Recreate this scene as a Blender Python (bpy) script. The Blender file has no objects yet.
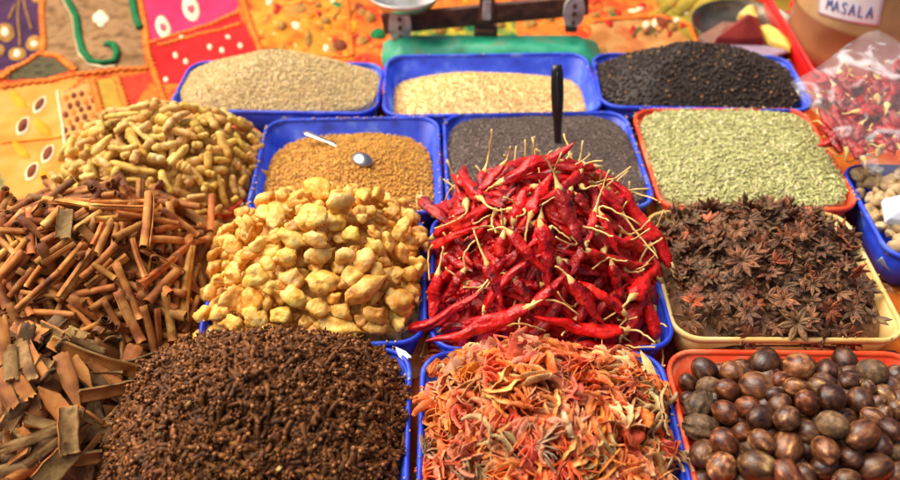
import bpy, math, random
import numpy as np
from mathutils import Vector, Matrix, noise as mnoise

random.seed(11)
RNG = np.random.default_rng(11)
C = bpy.context.scene.collection
R = math.radians

# ------------------------------------------------------------------ camera geometry
PITCH, FPX, HC = R(42.0), 822.0, 0.607
CP, SP = math.cos(PITCH), math.sin(PITCH)
CAM = np.array([0.0, 0.0, HC])

def ray(u, v):
    x, y = u - 450.0, 240.0 - v
    d = np.array([x, y * SP + FPX * CP, y * CP - FPX * SP])
    return d / np.linalg.norm(d)

def at_z(u, v, z):
    d = ray(u, v)
    return CAM + d * ((z - HC) / d[2])

def at_y(u, v, y):
    d = ray(u, v)
    return CAM + d * (y / d[1])

def proj(p):
    x, y, z = p[0], p[1], p[2] - HC
    zc = y * CP - z * SP
    yc = y * SP + z * CP
    return 450 + FPX * x / zc, 240 - FPX * yc / zc

def mpp(p):                                   # metres per photo pixel at a point
    return (p[1] * CP - (p[2] - HC) * SP) / FPX

# ------------------------------------------------------------------ object helpers
def tag(o, label, cat, group=None, kind=None):
    o['label'] = label
    if cat: o['category'] = cat
    if group: o['group'] = group
    if kind: o['kind'] = kind
    return o

def mesh_of(name, verts, faces, smooth=True, mats=None, midx=None):
    me = bpy.data.meshes.new(name)
    me.from_pydata([tuple(map(float, v)) for v in verts], [], [tuple(int(i) for i in f) for f in faces])
    if smooth:
        me.polygons.foreach_set('use_smooth', [True] * len(me.polygons))
    for m in (mats or []): me.materials.append(m)
    if midx is not None:
        me.polygons.foreach_set('material_index', [int(i) for i in midx])
    me.update()
    return me

def big_mesh(name, V, F, mats):               # V (n,3) array, F (m,k) array, all faces k-sided
    me = bpy.data.meshes.new(name)
    n, (m, k) = len(V), F.shape
    me.vertices.add(n); me.vertices.foreach_set('co', np.ascontiguousarray(V, dtype=np.float32).ravel())
    me.loops.add(m * k); me.loops.foreach_set('vertex_index', np.ascontiguousarray(F, dtype=np.int32).ravel())
    me.polygons.add(m)
    me.polygons.foreach_set('loop_start', np.arange(m, dtype=np.int32) * k)
    me.polygons.foreach_set('loop_total', np.full(m, k, dtype=np.int32))
    me.update(calc_edges=True)
    me.polygons.foreach_set('use_smooth', np.ones(m, dtype=bool))
    for x in mats: me.materials.append(x)
    return me

def link(name, me, parent=None, loc=(0, 0, 0), rot=None):
    o = bpy.data.objects.new(name, me)
    C.objects.link(o)
    o.parent = parent
    o.location = tuple(map(float, loc))
    if rot is not None: o.rotation_euler = rot
    return o

def thing(name, loc=(0, 0, 0), rotz=0.0):
    o = bpy.data.objects.new(name, None); C.objects.link(o)
    o.empty_display_size = 0.02
    o.location = tuple(map(float, loc)); o.rotation_euler = (0, 0, rotz)
    return o

class MB:
    """collects shapes into one mesh"""
    def __init__(s): s.v, s.f, s.m = [], [], []
    def add(s, v, f, m=0):
        b = len(s.v)
        s.v.extend([tuple(map(float, p)) for p in v])
        s.f.extend([tuple(i + b for i in q) for q in f]); s.m.extend([m] * len(f))
        return s
    def box(s, c, d, rot=None, m=0):
        v = []
        for sx in (-1, 1):
            for sy in (-1, 1):
                for sz in (-1, 1):
                    p = Vector((sx * d[0] / 2, sy * d[1] / 2, sz * d[2] / 2))
                    if rot is not None: p = rot @ p
                    v.append(p + Vector(c))
        return s.add(v, [(0, 1, 3, 2), (4, 6, 7, 5), (0, 4, 5, 1), (2, 3, 7, 6), (0, 2, 6, 4), (1, 5, 7, 3)], m)
    def tube(s, pts, rad, n=8, m=0, flat=1.0, cap=True):
        v, f = tube(pts, rad, n, flat=flat, cap=cap); return s.add(v, f, m)
    def lathe(s, prof, c=(0, 0, 0), n=32, m=0, sx=1.0, sy=1.0):
        v, f = [], []
        for r, z in prof:
            for k in range(n):
                a = 2 * math.pi * k / n
                v.append((c[0] + sx * r * math.cos(a), c[1] + sy * r * math.sin(a), c[2] + z))
        for i in range(len(prof) - 1):
            for k in range(n):
                k2 = (k + 1) % n
                f.append((i * n + k, i * n + k2, (i + 1) * n + k2, (i + 1) * n + k))
        return s.add(v, f, m)
    def build(s, name, mats, parent=None, loc=(0, 0, 0), rot=None, smooth=True, bevel=0.0):
        if not isinstance(mats, (list, tuple)): mats = [mats]
        o = link(name, mesh_of(name, s.v, s.f, smooth, mats, s.m), parent, loc, rot)
        if bevel:
            b = o.modifiers.new('bevel', 'BEVEL'); b.width = bevel; b.segments = 2; b.limit_method = 'ANGLE'
        return o

def frames(pts):
    P = np.asarray(pts, float); n = len(P)
    T = np.gradient(P, axis=0); T /= np.linalg.norm(T, axis=1)[:, None] + 1e-12
    up = np.array([0, 0, 1.0]) if abs(T[0][2]) < 0.9 else np.array([1.0, 0, 0])
    N = np.cross(T[0], up); N /= np.linalg.norm(N)
    Ns, Bs = [], []
    for i in range(n):
        N = N - T[i] * np.dot(N, T[i]); N /= np.linalg.norm(N) + 1e-12
        Ns.append(N); Bs.append(np.cross(T[i], N))
    return P, T, np.array(Ns), np.array(Bs)

def tube(pts, rad, n=8, flat=1.0, cap=True, wob=None):
    P, T, N, B = frames(pts)
    rad = np.broadcast_to(np.asarray(rad, float), (len(P),))
    v, f = [], []
    for i in range(len(P)):
        for k in range(n):
            a = 2 * math.pi * k / n
            r = rad[i] * (wob(i / (len(P) - 1), a) if wob else 1.0)
            v.append(P[i] + r * (N[i] * math.cos(a) + B[i] * math.sin(a) * flat))
    for i in range(len(P) - 1):
        for k in range(n):
            k2 = (k + 1) % n
            f.append((i * n + k, i * n + k2, (i + 1) * n + k2, (i + 1) * n + k))
    if cap:
        v.append(P[0]); v.append(P[-1]); a, b = len(v) - 2, len(v) - 1
        for k in range(n):
            k2 = (k + 1) % n
            f.append((a, k2, k)); f.append((b, (len(P) - 1) * n + k, (len(P) - 1) * n + k2))
    return v, f

def bez(a, b, c, n):
    t = np.linspace(0, 1, n)[:, None]
    return (1 - t) ** 2 * np.asarray(a) + 2 * t * (1 - t) * np.asarray(b) + t ** 2 * np.asarray(c)

def unit(v):
    v = np.asarray(v, float); return v / (np.linalg.norm(v) + 1e-12)

def ico(sub):
    import bmesh
    bm = bmesh.new(); bmesh.ops.create_icosphere(bm, subdivisions=sub, radius=1.0)
    v = np.array([x.co[:] for x in bm.verts]); f = [[y.index for y in x.verts] for x in bm.faces]
    bm.free(); return v, f

# ------------------------------------------------------------------ materials
def srgb(r, g, b):
    return tuple(((c / 255) / 12.92 if c / 255 <= 0.04045 else ((c / 255 + 0.055) / 1.055) ** 2.4) for c in (r, g, b)) + (1.0,)

def new_mat(name):
    m = bpy.data.materials.new(name); m.use_nodes = True
    nt = m.node_tree; nt.nodes.clear()
    out = nt.nodes.new('ShaderNodeOutputMaterial'); p = nt.nodes.new('ShaderNodeBsdfPrincipled')
    nt.links.new(p.outputs[0], out.inputs[0])
    return m, nt, p, out

def M(name, cols, scale=200, rough=0.5, rough2=None, tint=False, vary=0.25, island=False, bump=0.3, bscale=None, spec=0.5,
      detail=4.0, stretch=(1, 1, 1), coat=0.0, sss=0.0, wave=None, metal=0.0, huev=0.0, bdist=0.0006):
    """noise ramp through cols (srgb triples) with per-object / per-grain variation, optional object colour tint, bump"""
    m, nt, p, out = new_mat(name); N, L = nt.nodes, nt.links
    tc = N.new('ShaderNodeTexCoord'); oi = N.new('ShaderNodeObjectInfo')
    if island:
        g = N.new('ShaderNodeNewGeometry'); rnd = g.outputs['Random Per Island']
    else:
        rnd = oi.outputs['Random']
    mp = N.new('ShaderNodeMapping'); mp.inputs['Scale'].default_value = stretch
    L.new(tc.outputs['Object'], mp.inputs['Vector'])
    off = N.new('ShaderNodeVectorMath'); off.operation = 'MULTIPLY_ADD'
    L.new(rnd, off.inputs[0]); off.inputs[1].default_value = (3.1, 5.7, 7.3); L.new(mp.outputs[0], off.inputs[2])
    nz = N.new('ShaderNodeTexNoise'); nz.inputs['Scale'].default_value = scale; nz.inputs['Detail'].default_value = detail
    L.new(off.outputs[0], nz.inputs['Vector'])
    src = nz.outputs['Fac']
    cr = N.new('ShaderNodeValToRGB'); el = cr.color_ramp.elements
    lo, hi = 0.3, 0.7
    while len(el) < len(cols): el.new(0.5)
    for i, c in enumerate(cols):
        el[i].position = lo + (hi - lo) * i / max(1, len(cols) - 1); el[i].color = srgb(*c)
    L.new(src, cr.inputs['Fac'])
    col = cr.outputs['Color']
    if tint:
        mx = N.new('ShaderNodeMix'); mx.data_type = 'RGBA'; mx.blend_type = 'MULTIPLY'; mx.inputs['Factor'].default_value = 1.0
        L.new(col, mx.inputs['A']); L.new(oi.outputs['Color'], mx.inputs['B']); col = mx.outputs['Result']
    if vary or huev:
        hs = N.new('ShaderNodeHueSaturation')
        mr = N.new('ShaderNodeMapRange'); mr.inputs['To Min'].default_value = 1 - vary; mr.inputs['To Max'].default_value = 1 + vary
        L.new(rnd, mr.inputs['Value']); L.new(mr.outputs[0], hs.inputs['Value'])
        if huev:
            wn = N.new('ShaderNodeTexWhiteNoise'); wn.noise_dimensions = '1D'; L.new(rnd, wn.inputs['W'])
            m2 = N.new('ShaderNodeMapRange'); m2.inputs['To Min'].default_value = 0.5 - huev; m2.inputs['To Max'].default_value = 0.5 + huev
            L.new(wn.outputs['Value'], m2.inputs['Value']); L.new(m2.outputs[0], hs.inputs['Hue'])
        L.new(col, hs.inputs['Color']); col = hs.outputs['Color']
    L.new(col, p.inputs['Base Color'])
    if rough2 is not None:
        mr = N.new('ShaderNodeMapRange'); mr.inputs['From Min'].default_value = 0.3; mr.inputs['From Max'].default_value = 0.7
        mr.inputs['To Min'].default_value = rough; mr.inputs['To Max'].default_value = rough2
        L.new(src, mr.inputs['Value']); L.new(mr.outputs[0], p.inputs['Roughness'])
    else:
        p.inputs['Roughness'].default_value = rough
    p.inputs['Specular IOR Level'].default_value = spec
    p.inputs['Coat Weight'].default_value = coat; p.inputs['Coat Roughness'].default_value = 0.15
    p.inputs['Metallic'].default_value = metal
    if sss:
        p.inputs['Subsurface Weight'].default_value = sss; p.inputs['Subsurface Radius'].default_value = (0.006, 0.003, 0.001)
        p.inputs['Subsurface Scale'].default_value = 1.0
    if bump:
        n2 = N.new('ShaderNodeTexNoise'); n2.inputs['Scale'].default_value = bscale or scale * 2; n2.inputs['Detail'].default_value = 5
        L.new(off.outputs[0], n2.inputs['Vector'])
        b = N.new('ShaderNodeBump'); b.inputs['Strength'].default_value = bump; b.inputs['Distance'].default_value = bdist
        L.new(n2.outputs['Fac'], b.inputs['Height']); L.new(b.outputs[0], p.inputs['Normal'])
    return m

def stops(m, positions):
    for n in m.node_tree.nodes:
        if n.type == 'VALTORGB':
            for e, q in zip(n.color_ramp.elements, positions): e.position = q
    return m

MAT = {}
MAT['blue'] = M('blue_plastic', [(20, 40, 160), (30, 62, 206), (40, 74, 214), (92, 120, 216)], scale=38, rough=0.36, rough2=0.6, bump=0.2, bscale=600, vary=0.06, detail=10)
MAT['orange'] = M('orange_plastic', [(206, 48, 16), (234, 70, 26), (238, 80, 36), (236, 130, 90)], scale=38, rough=0.36, rough2=0.6, bump=0.2, bscale=600, vary=0.04, detail=10)
MAT['cream'] = M('cream_plastic', [(196, 150, 70), (226, 184, 106), (230, 200, 132), (214, 200, 150)], scale=30, detail=9, rough=0.4, rough2=0.55, bump=0.15, bscale=500, vary=0.04, sss=0.0)
MAT['black_plastic'] = M('black_plastic', [(22, 21, 22), (34, 32, 32)], scale=60, rough=0.3, bump=0.08, vary=0.05)
MAT['chilli'] = M('dried_chilli_skin', [(84, 4, 8), (188, 10, 14), (216, 20, 18), (232, 52, 28)], scale=70, rough=0.2, rough2=0.46, tint=True, vary=0.18, bump=1.0, bscale=300, spec=0.5, bdist=0.0012)
MAT['chilli_stem'] = M('dry_chilli_stalk', [(196, 152, 72), (228, 192, 112), (236, 208, 142)], scale=160, rough=0.6, vary=0.15, bump=0.3)
MAT['fruit'] = M('dried_fruit_skin', [(156, 84, 22), (230, 166, 62), (244, 192, 88), (250, 216, 132)], scale=85, rough=0.38, rough2=0.6, tint=True, vary=0.12, bump=1.0, bscale=300, sss=0.18, bdist=0.0012, huev=0.006)
stops(MAT['fruit'], (0.24, 0.38, 0.5, 0.7))
MAT['turmeric'] = M('turmeric_skin', [(166, 116, 40), (220, 174, 78), (234, 194, 104), (240, 212, 140)], scale=110, rough=0.7, tint=True, vary=0.12, bump=0.5, bscale=420, huev=0.012, bdist=0.0008)
MAT['cinnamon'] = M('cinnamon_bark', [(106, 56, 16), (170, 100, 34), (196, 128, 50), (224, 174, 96)], scale=60, rough=0.72, tint=True, vary=0.2, bump=0.45, bscale=420, huev=0.012, detail=8)
MAT['bark_inner'] = M('bark_inner_side', [(128, 66, 20), (176, 108, 40), (196, 132, 60)], scale=60, rough=0.75, tint=True, vary=0.15, bump=0.4, bscale=380, detail=8)
MAT['bark_outer'] = M('bark_outer_side', [(82, 56, 28), (126, 92, 48), (156, 124, 74), (102, 74, 40)], scale=70, rough=0.85, tint=True, vary=0.15, bump=0.7, bscale=420, detail=8)
MAT['clove'] = M('clove_skin', [(54, 29, 9), (98, 56, 19), (142, 88, 36)], scale=260, rough=0.6, vary=0.45, bump=0.4, bscale=900, huev=0.012, spec=.3)
MAT['clove_bud'] = M('clove_bud', [(122, 70, 30), (162, 102, 50), (186, 126, 70)], scale=260, rough=0.6, vary=0.3, bump=0.3, bscale=900)
MAT['clove_i'] = M('clove_skin_of_mass', [(54, 29, 9), (98, 56, 19), (142, 88, 36)], scale=260, rough=0.6, vary=0.45, bump=0.3, bscale=900, island=True, spec=.3)
MAT['mace'] = M('mace_blade', [(190, 120, 80), (232, 190, 150), (255, 236, 205)], scale=120, rough=0.5, rough2=0.65, tint=True, vary=0.12, bump=0.5, bscale=420, huev=0.012, bdist=0.001)
MAT['anise'] = M('star_anise_pod', [(62, 40, 26), (112, 76, 50), (152, 110, 76)], scale=150, rough=0.6, tint=True, vary=0.22, bump=0.5, bscale=600, bdist=0.0008)
MAT['anise_seed'] = M('star_anise_seed', [(110, 50, 20), (150, 78, 36)], scale=150, rough=0.25, vary=0.2, bump=0)
MAT['nutmeg'] = M('nutmeg_shell', [(46, 26, 14), (84, 50, 28), (126, 86, 54), (206, 170, 120)], scale=1.9, rough=0.27, rough2=0.55, tint=True, vary=0.15, bump=0.35, bscale=7, spec=0.6, detail=7, stretch=(1, 1, .45), bdist=.001)
stops(MAT['nutmeg'], (0.32, 0.47, 0.6, 0.74))
# ------------------------------------------------------------------ cloth on the stall table
def clothz(x, y):
    a = min(1.0, max(0.0, (y - 1.03) / 0.1)) + min(1.0, max(0.0, (-x - 0.40) / 0.06)) * (1 if y < 1.1 else 0)
    a = min(a, 1.0)
    return a * (0.005 * math.sin(17 * x + 9 * y) + 0.004 * math.sin(31 * y - 12 * x) + 0.010 * (mnoise.noise((x * 9, y * 9, 3.0))) + 0.002 * mnoise.noise((x * 40, y * 40, 1.0)))

def fabric(name, cols, scale, dots=None, dotscale=60, weave=900):
    m = M(name, cols, scale=scale, rough=0.85, bump=0.7, bscale=weave, vary=0.0, detail=5, spec=0.25)
    if dots:
        nt = m.node_tree; N, L = nt.nodes, nt.links
        p = [n for n in N if n.type == 'BSDF_PRINCIPLED'][0]
        old = p.inputs['Base Color'].links[0].from_socket
        tc = N.new('ShaderNodeTexCoord'); vo = N.new('ShaderNodeTexVoronoi'); vo.inputs['Scale'].default_value = dotscale
        L.new(tc.outputs['Object'], vo.inputs['Vector'])
        lt = N.new('ShaderNodeMath'); lt.operation = 'LESS_THAN'; lt.inputs[1].default_value = dots[1]
        L.new(vo.outputs['Distance'], lt.inputs[0])
        mx = N.new('ShaderNodeMix'); mx.data_type = 'RGBA'; L.new(lt.outputs[0], mx.inputs['Factor'])
        L.new(old, mx.inputs['A']); mx.inputs['B'].default_value = srgb(*dots[0]); L.new(mx.outputs['Result'], p.inputs['Base Color'])
    return m

PATCH = [   # photo-pixel outline, fabric
 ('orange', None, fabric('orange_brocade', [(160, 22, 14), (204, 70, 16), (216, 116, 30), (170, 40, 16)], 22, ((222, 160, 60), 0.18), 80)),
 ('purple', [(-40, -20), (45, -20), (44, 20), (43, 50), (38, 50), (-40, 95)], fabric('purple_silk', [(46, 14, 52), (66, 22, 66), (58, 18, 58)], 30)),
 ('dark', [(3, 80), (38, 53), (58, 58), (74, 72), (40, 77)], fabric('dark_brocade', [(40, 34, 22), (92, 82, 48), (30, 26, 20)], 60)),
 ('brown', [(45, -20), (138, -20), (147, 70), (78, 76), (62, 56), (43, 49)], fabric('crumpled_brown_velvet', [(92, 60, 30), (136, 98, 56), (160, 122, 80), (106, 68, 42)], 45)),
 ('pink', [(141, -20), (240, -20), (236, 6), (198, 24), (160, 46), (150, 44)], fabric('pink_silk', [(206, 30, 80), (224, 48, 98)], 20)),
 ('red', [(150, 48), (162, 46), (198, 25), (238, 9), (262, 52), (200, 66), (168, 106), (155, 82)], fabric('red_silk', [(206, 14, 20), (224, 26, 24), (196, 10, 18)], 20)),
 ('yellow', [(-30, 88), (84, 78), (60, 94), (70, 150), (66, 196), (14, 205), (-30, 100)], fabric('yellow_cotton', [(206, 124, 36), (218, 146, 56), (224, 164, 86)], 22)),
 ('lattice', [(56, 94), (90, 84), (104, 112), (96, 200), (68, 200), (70, 150)], fabric('pale_orange_cotton', [(208, 138, 64), (220, 160, 92)], 30)),
 ('olive', [(93, 82), (116, 78), (126, 108), (108, 130)], fabric('olive_gold_brocade', [(166, 126, 30), (190, 152, 50)], 50)),
 ('brick', [(118, 79), (150, 72), (166, 106), (130, 116)], fabric('brick_red_brocade', [(170, 30, 16), (206, 60, 24), (186, 40, 20)], 60)),
 ('gold', [(242, -20), (345, -20), (352, 60), (262, 56)], fabric('gold_brocade', [(160, 60, 12), (206, 122, 20), (218, 146, 40), (176, 44, 16)], 34, ((226, 190, 100), 0.2), 70)),
 ('green', [(406, 12), (516, 12), (516, 60), (406, 60)], fabric('green_brocade', [(10, 84, 44), (24, 110, 56), (160, 150, 40), (220, 190, 50)], 40)),
 ('mustard', [(655, -20), (800, -20), (800, 60), (690, 40), (655, 16)], fabric('mustard_cloth', [(112, 94, 22), (150, 128, 36), (168, 146, 50)], 16)),
 ('beige', [(590, 30), (640, 22), (690, 28), (700, 60), (590, 60)], fabric('beige_cloth', [(170, 104, 48), (196, 140, 78), (176, 84, 36)], 24)),
 ('grey', [(-30, 150), (0, 150), (14, 205), (8, 260), (-30, 260)], fabric('grey_green_cloth', [(110, 104, 58), (140, 132, 80), (90, 96, 50)], 26)),
]
def inside(poly, u, v):
    c = False; n = len(poly); j = n - 1
    for i in range(n):
        (xi, yi), (xj, yj) = poly[i], poly[j]
        if (yi > v) != (yj > v) and u < (xj - xi) * (v - yi) / (yj - yi) + xi: c = not c
        j = i
    return c
def make_cloth():
    s = 0.004
    xs = np.arange(-0.85, 0.95, s); ys = np.concatenate([np.arange(0.2, 0.62, 0.03), np.arange(0.62, 1.62, s)])
    nx, ny = len(xs), len(ys)
    V = np.array([(x, y, clothz(x, y)) for y in ys for x in xs])
    i, j = np.meshgrid(np.arange(nx - 1), np.arange(ny - 1))
    a = (j * nx + i).ravel()
    F = np.stack([a, a + 1, a + nx + 1, a + nx], 1)
    me = big_mesh('patchwork_cloth', V, F, [p[2] for p in PATCH])
    mid = V[F].mean(1); idx = np.zeros(len(F), int)
    for q, c in enumerate(mid):
        if -0.42 < c[0] < 0.45 and c[1] < 1.0: continue
        u, v = proj((c[0], c[1], 0.0))
        if not (-30 < u < 930 and -18 < v < 260): continue
        for k in range(1, len(PATCH)):
            if inside(PATCH[k][1], u, v): idx[q] = k; break
    me.polygons.foreach_set('material_index', idx.astype(np.int32))
    o = link('patchwork_cloth', me)
    return tag(o, 'patchwork cloth of embroidered silk pieces covering the stall under the trays', 'cloth')
cloth = make_cloth()
tb = MB().box((0.05, 0.9, -0.035), (2.0, 1.5, 0.04)).build('ground', M('table_board', [(70, 50, 34), (96, 70, 48)], 20, 0.8), smooth=False)
tag(tb, 'wooden boards of the stall under the patchwork cloth', 'board', kind='structure')

def on_cloth(u, v, dz=0.0):
    p = at_z(u, v, 0.0)
    return np.array([p[0], p[1], clothz(p[0], p[1]) + dz])

def piping(name, pts, width, mat, zig=0.0, lift=0.0015, n=None):
    P = [on_cloth(*p) for p in pts]
    out = []
    for a, b in zip(P[:-1], P[1:]):
        k = max(2, int(np.linalg.norm(b - a) / 0.005))
        for t in range(k): out.append(a + (b - a) * t / k)
    out.append(P[-1]); out = np.array(out)
    d = np.gradient(out, axis=0); nrm = np.stack([-d[:, 1], d[:, 0]], 1); nrm /= np.linalg.norm(nrm, axis=1)[:, None] + 1e-9
    if zig: out[:, :2] += nrm * (zig * np.where(np.arange(len(out)) % 2 == 0, 1, -1))[:, None]
    for q in out: q[2] = clothz(q[0], q[1]) + lift
    return MB().tube(out, width / 2, 6, flat=0.5).build(name, mat, cloth)
ORT = fabric('orange_braid', [(226, 98, 20), (244, 140, 50)], 120)
GRN = fabric('green_cord', [(6, 92, 46), (14, 120, 62)], 120)
CRM = fabric('cream_thread', [(236, 214, 160), (250, 236, 200)], 120)
GLD = fabric('gold_thread', [(140, 92, 34), (186, 138, 62)], 120)
DBR = fabric('brown_applique', [(96, 40, 18), (136, 66, 28)], 120)
for pts in ([(44, -15), (43, 20), (42, 50)], [(0, 80), (20, 66), (38, 51), (58, 56), (76, 73)], [(138, -12), (146, 30), (150, 60), (166, 106)],
            [(0, 86), (40, 80), (84, 77), (148, 70)], [(152, 47), (196, 26), (238, 8)], [(240, -10), (252, 30), (264, 56)], [(93, 82), (106, 130)],
            [(117, 79), (128, 112)], [(262, 52), (350, 56)], [(345, -10), (352, 56)], [(655, -5), (660, 20), (690, 28), (700, 46)], [(10, 200), (66, 194)],
            [(406, 12), (516, 12)], [(160, 50), (240, 20)], [(590, 30), (660, 20)]):
    piping('braid', pts, 0.008, ORT, zig=0.0026)
piping('hook_cord', [(66, -10), (70, 8), (78, 22), (79, 38), (84, 56), (92, 66), (104, 69), (116, 67), (119, 60), (116, 53), (108, 51)], 0.011, GRN, lift=0.003)
piping('hook_cord', [(131, -10), (136, 18), (141, 32)], 0.012, GRN, lift=0.003)
piping('cream_edging', [(63, -10), (67, 8), (75, 22), (76, 38), (81, 57), (91, 68), (104, 72), (117, 70)], 0.005, CRM, lift=0.001)
def disc(name, u, v, ru, rv, mat, rot=0.0, dz=0.002, pointy=False, thick=0.002):
    c = on_cloth(u, v); thick = thick * .35; dz = dz * .4
    vv, ff = [], []
    n = 20
    for k in range(n):
        a = 2 * math.pi * k / n; x, y = ru * math.cos(a), rv * math.sin(a)
        if pointy: x *= abs(math.cos(a)) ** 0.5
        X, Y = on_cloth(u + x * math.cos(rot) - y * math.sin(rot), v - x * math.sin(rot) - y * math.cos(rot))[:2]
        vv.append((X, Y, clothz(X, Y) + 0.0005)); vv.append((c[0] + (X - c[0]) * .9, c[1] + (Y - c[1]) * .9, clothz(X, Y) + dz + thick))
    vv.append((c[0], c[1], clothz(c[0], c[1]) + dz + thick))
    for k in range(n):
        k2 = (k + 1) % n
        ff.append((2 * k, 2 * k2, 2 * k2 + 1, 2 * k + 1)); ff.append((2 * k + 1, 2 * k2 + 1, 2 * n))
    return MB().add(vv, ff).build(name, mat, cloth)
for u, v in ((4, 29), (33, 40), (16, 51), (40, -4), (-6, 46)):
    disc('embroidered_flower', u, v, 9, 8, GLD); disc('flower_centre', u, v, 4, 4, CRM, dz=0.004)
piping('embroidered_stalk', [(17, -10), (18, 20), (18, 42)], 0.003, GLD); piping('embroidered_stalk', [(22, -4), (31, 28)], 0.003, GLD)
piping('embroidered_stalk', [(14, 0), (8, 18)], 0.003, GLD)
for u, v in ((98, 22), (102, 18), (106, 22), (102, 26)): disc('embroidered_petal', u, v, 4, 4, CRM)
for u, v, ru, rv in ((163, 27, 7, 12), (190, 5, 8, 12)):
    disc('paisley', u, v, ru, rv, CRM, rot=0.25); disc('paisley_centre', u, v, ru * .5, rv * .5, fabric('pink_thread', [(214, 60, 90), (230, 96, 110)], 90), rot=0.25, dz=0.004)
for u, v in ((182, 38), (198, 34), (176, 57), (166, 80), (228, 36), (186, 62), (210, 48), (222, 50), (240, 44)): disc('sewn_sequin', u, v, 2.4, 2.4, CRM)
for u, v, rot in ((39, 103, -.55), (22, 124, -.55), (47, 152, -.55), (31, 169, -.55)):
    disc('applique_leaf', u, v, 6, 10.5, CRM, rot=rot, pointy=True); disc('applique_leaf_face', u, v, 4.4, 8.5, DBR, rot=rot, pointy=True, dz=0.004)
YL = fabric('deep_yellow_applique', [(232, 142, 14), (240, 164, 36)], 60)
for u, v, rot in ((17, 97, .8), (42, 126, .8), (20, 148, .8), (46, 176, .8)): disc('applique_leaf', u, v, 5, 12, YL, rot=rot, pointy=True)
piping('white_edging', [(57, 90), (63, 130), (70, 190)], 0.003, CRM)
piping('yellow_edging', [(0, 141), (62, 136)], 0.003, YL)
for a in range(4):
    for b in range(7):
        disc('lattice_diamond', 66 + a * 8 + (b % 2) * 4 - b * .2, 98 + b * 8 - a * 1.5, 2.8, 3.2, DBR if (a + b) % 3 else ORT)
for u, v, r, m_ in ((300, 14, 20, ORT), (300, 14, 11, CRM), (282, 30, 6, CRM), (326, 26, 6, CRM), (318, 8, 5, GLD), (378, 34, 10, GRN), (396, 26, 8, CRM), (340, 44, 9, DBR), (362, 40, 8, CRM), (370, 20, 7, GLD),
                 (440, 28, 8, GLD), (458, 26, 7, CRM), (500, 24, 7, GLD), (664, 24, 12, DBR), (672, 30, 6, CRM), (640, 8, 5, CRM), (530, 24, 9, GLD), (610, 10, 9, GLD), (550, 20, 6, CRM), (594, 22, 6, CRM), (646, 30, 5, CRM), (676, 24, 4, CRM)):
    disc('brocade_rosette', u, v, r * .8, r * .55, GLD if m_ is CRM and r > 5 else m_, dz=0.002 + 0.0004 * (20 - r))
er = random.Random(5); EC = [GLD, DBR, YL, GRN, CRM, fabric('red_thread', [(150, 16, 16), (190, 30, 24)], 120)]
for k in range(90):
    u, v = er.uniform(262, 690), er.uniform(-8, 56)
    if 400 < u < 590 and v > 10: continue
    w_ = er.uniform(2.2, 4.6); disc('embroidered_dot', u, v, w_, w_ * er.uniform(.6, 1.5), EC[er.choice((0, 0, 1, 2, 2, 3, 5, 5, 5, 4))], rot=er.uniform(-1, 1), pointy=er.random() < .5)
for k in range(16):
    u, v = er.uniform(270, 680), er.uniform(0, 50)
    if 400 < u < 590 and v > 10: continue
    piping('embroidered_curl', [(u - 12, v + 5), (u - 5, v - 3), (u + 3, v + 2), (u + 9, v - 4), (u + 12, v + 2)], .003, EC[er.choice((0, 2, 3, 5))])
# folds of the mustard cloth behind
for k, (u, v) in enumerate(((668, 4), (690, 2), (716, 3), (744, 2), (764, 6))):
    piping('cloth_fold', [(u - 14, v + 14), (u, v), (u + 10, v - 14)], 0.02, PATCH[12][2], lift=0.0)

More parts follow.
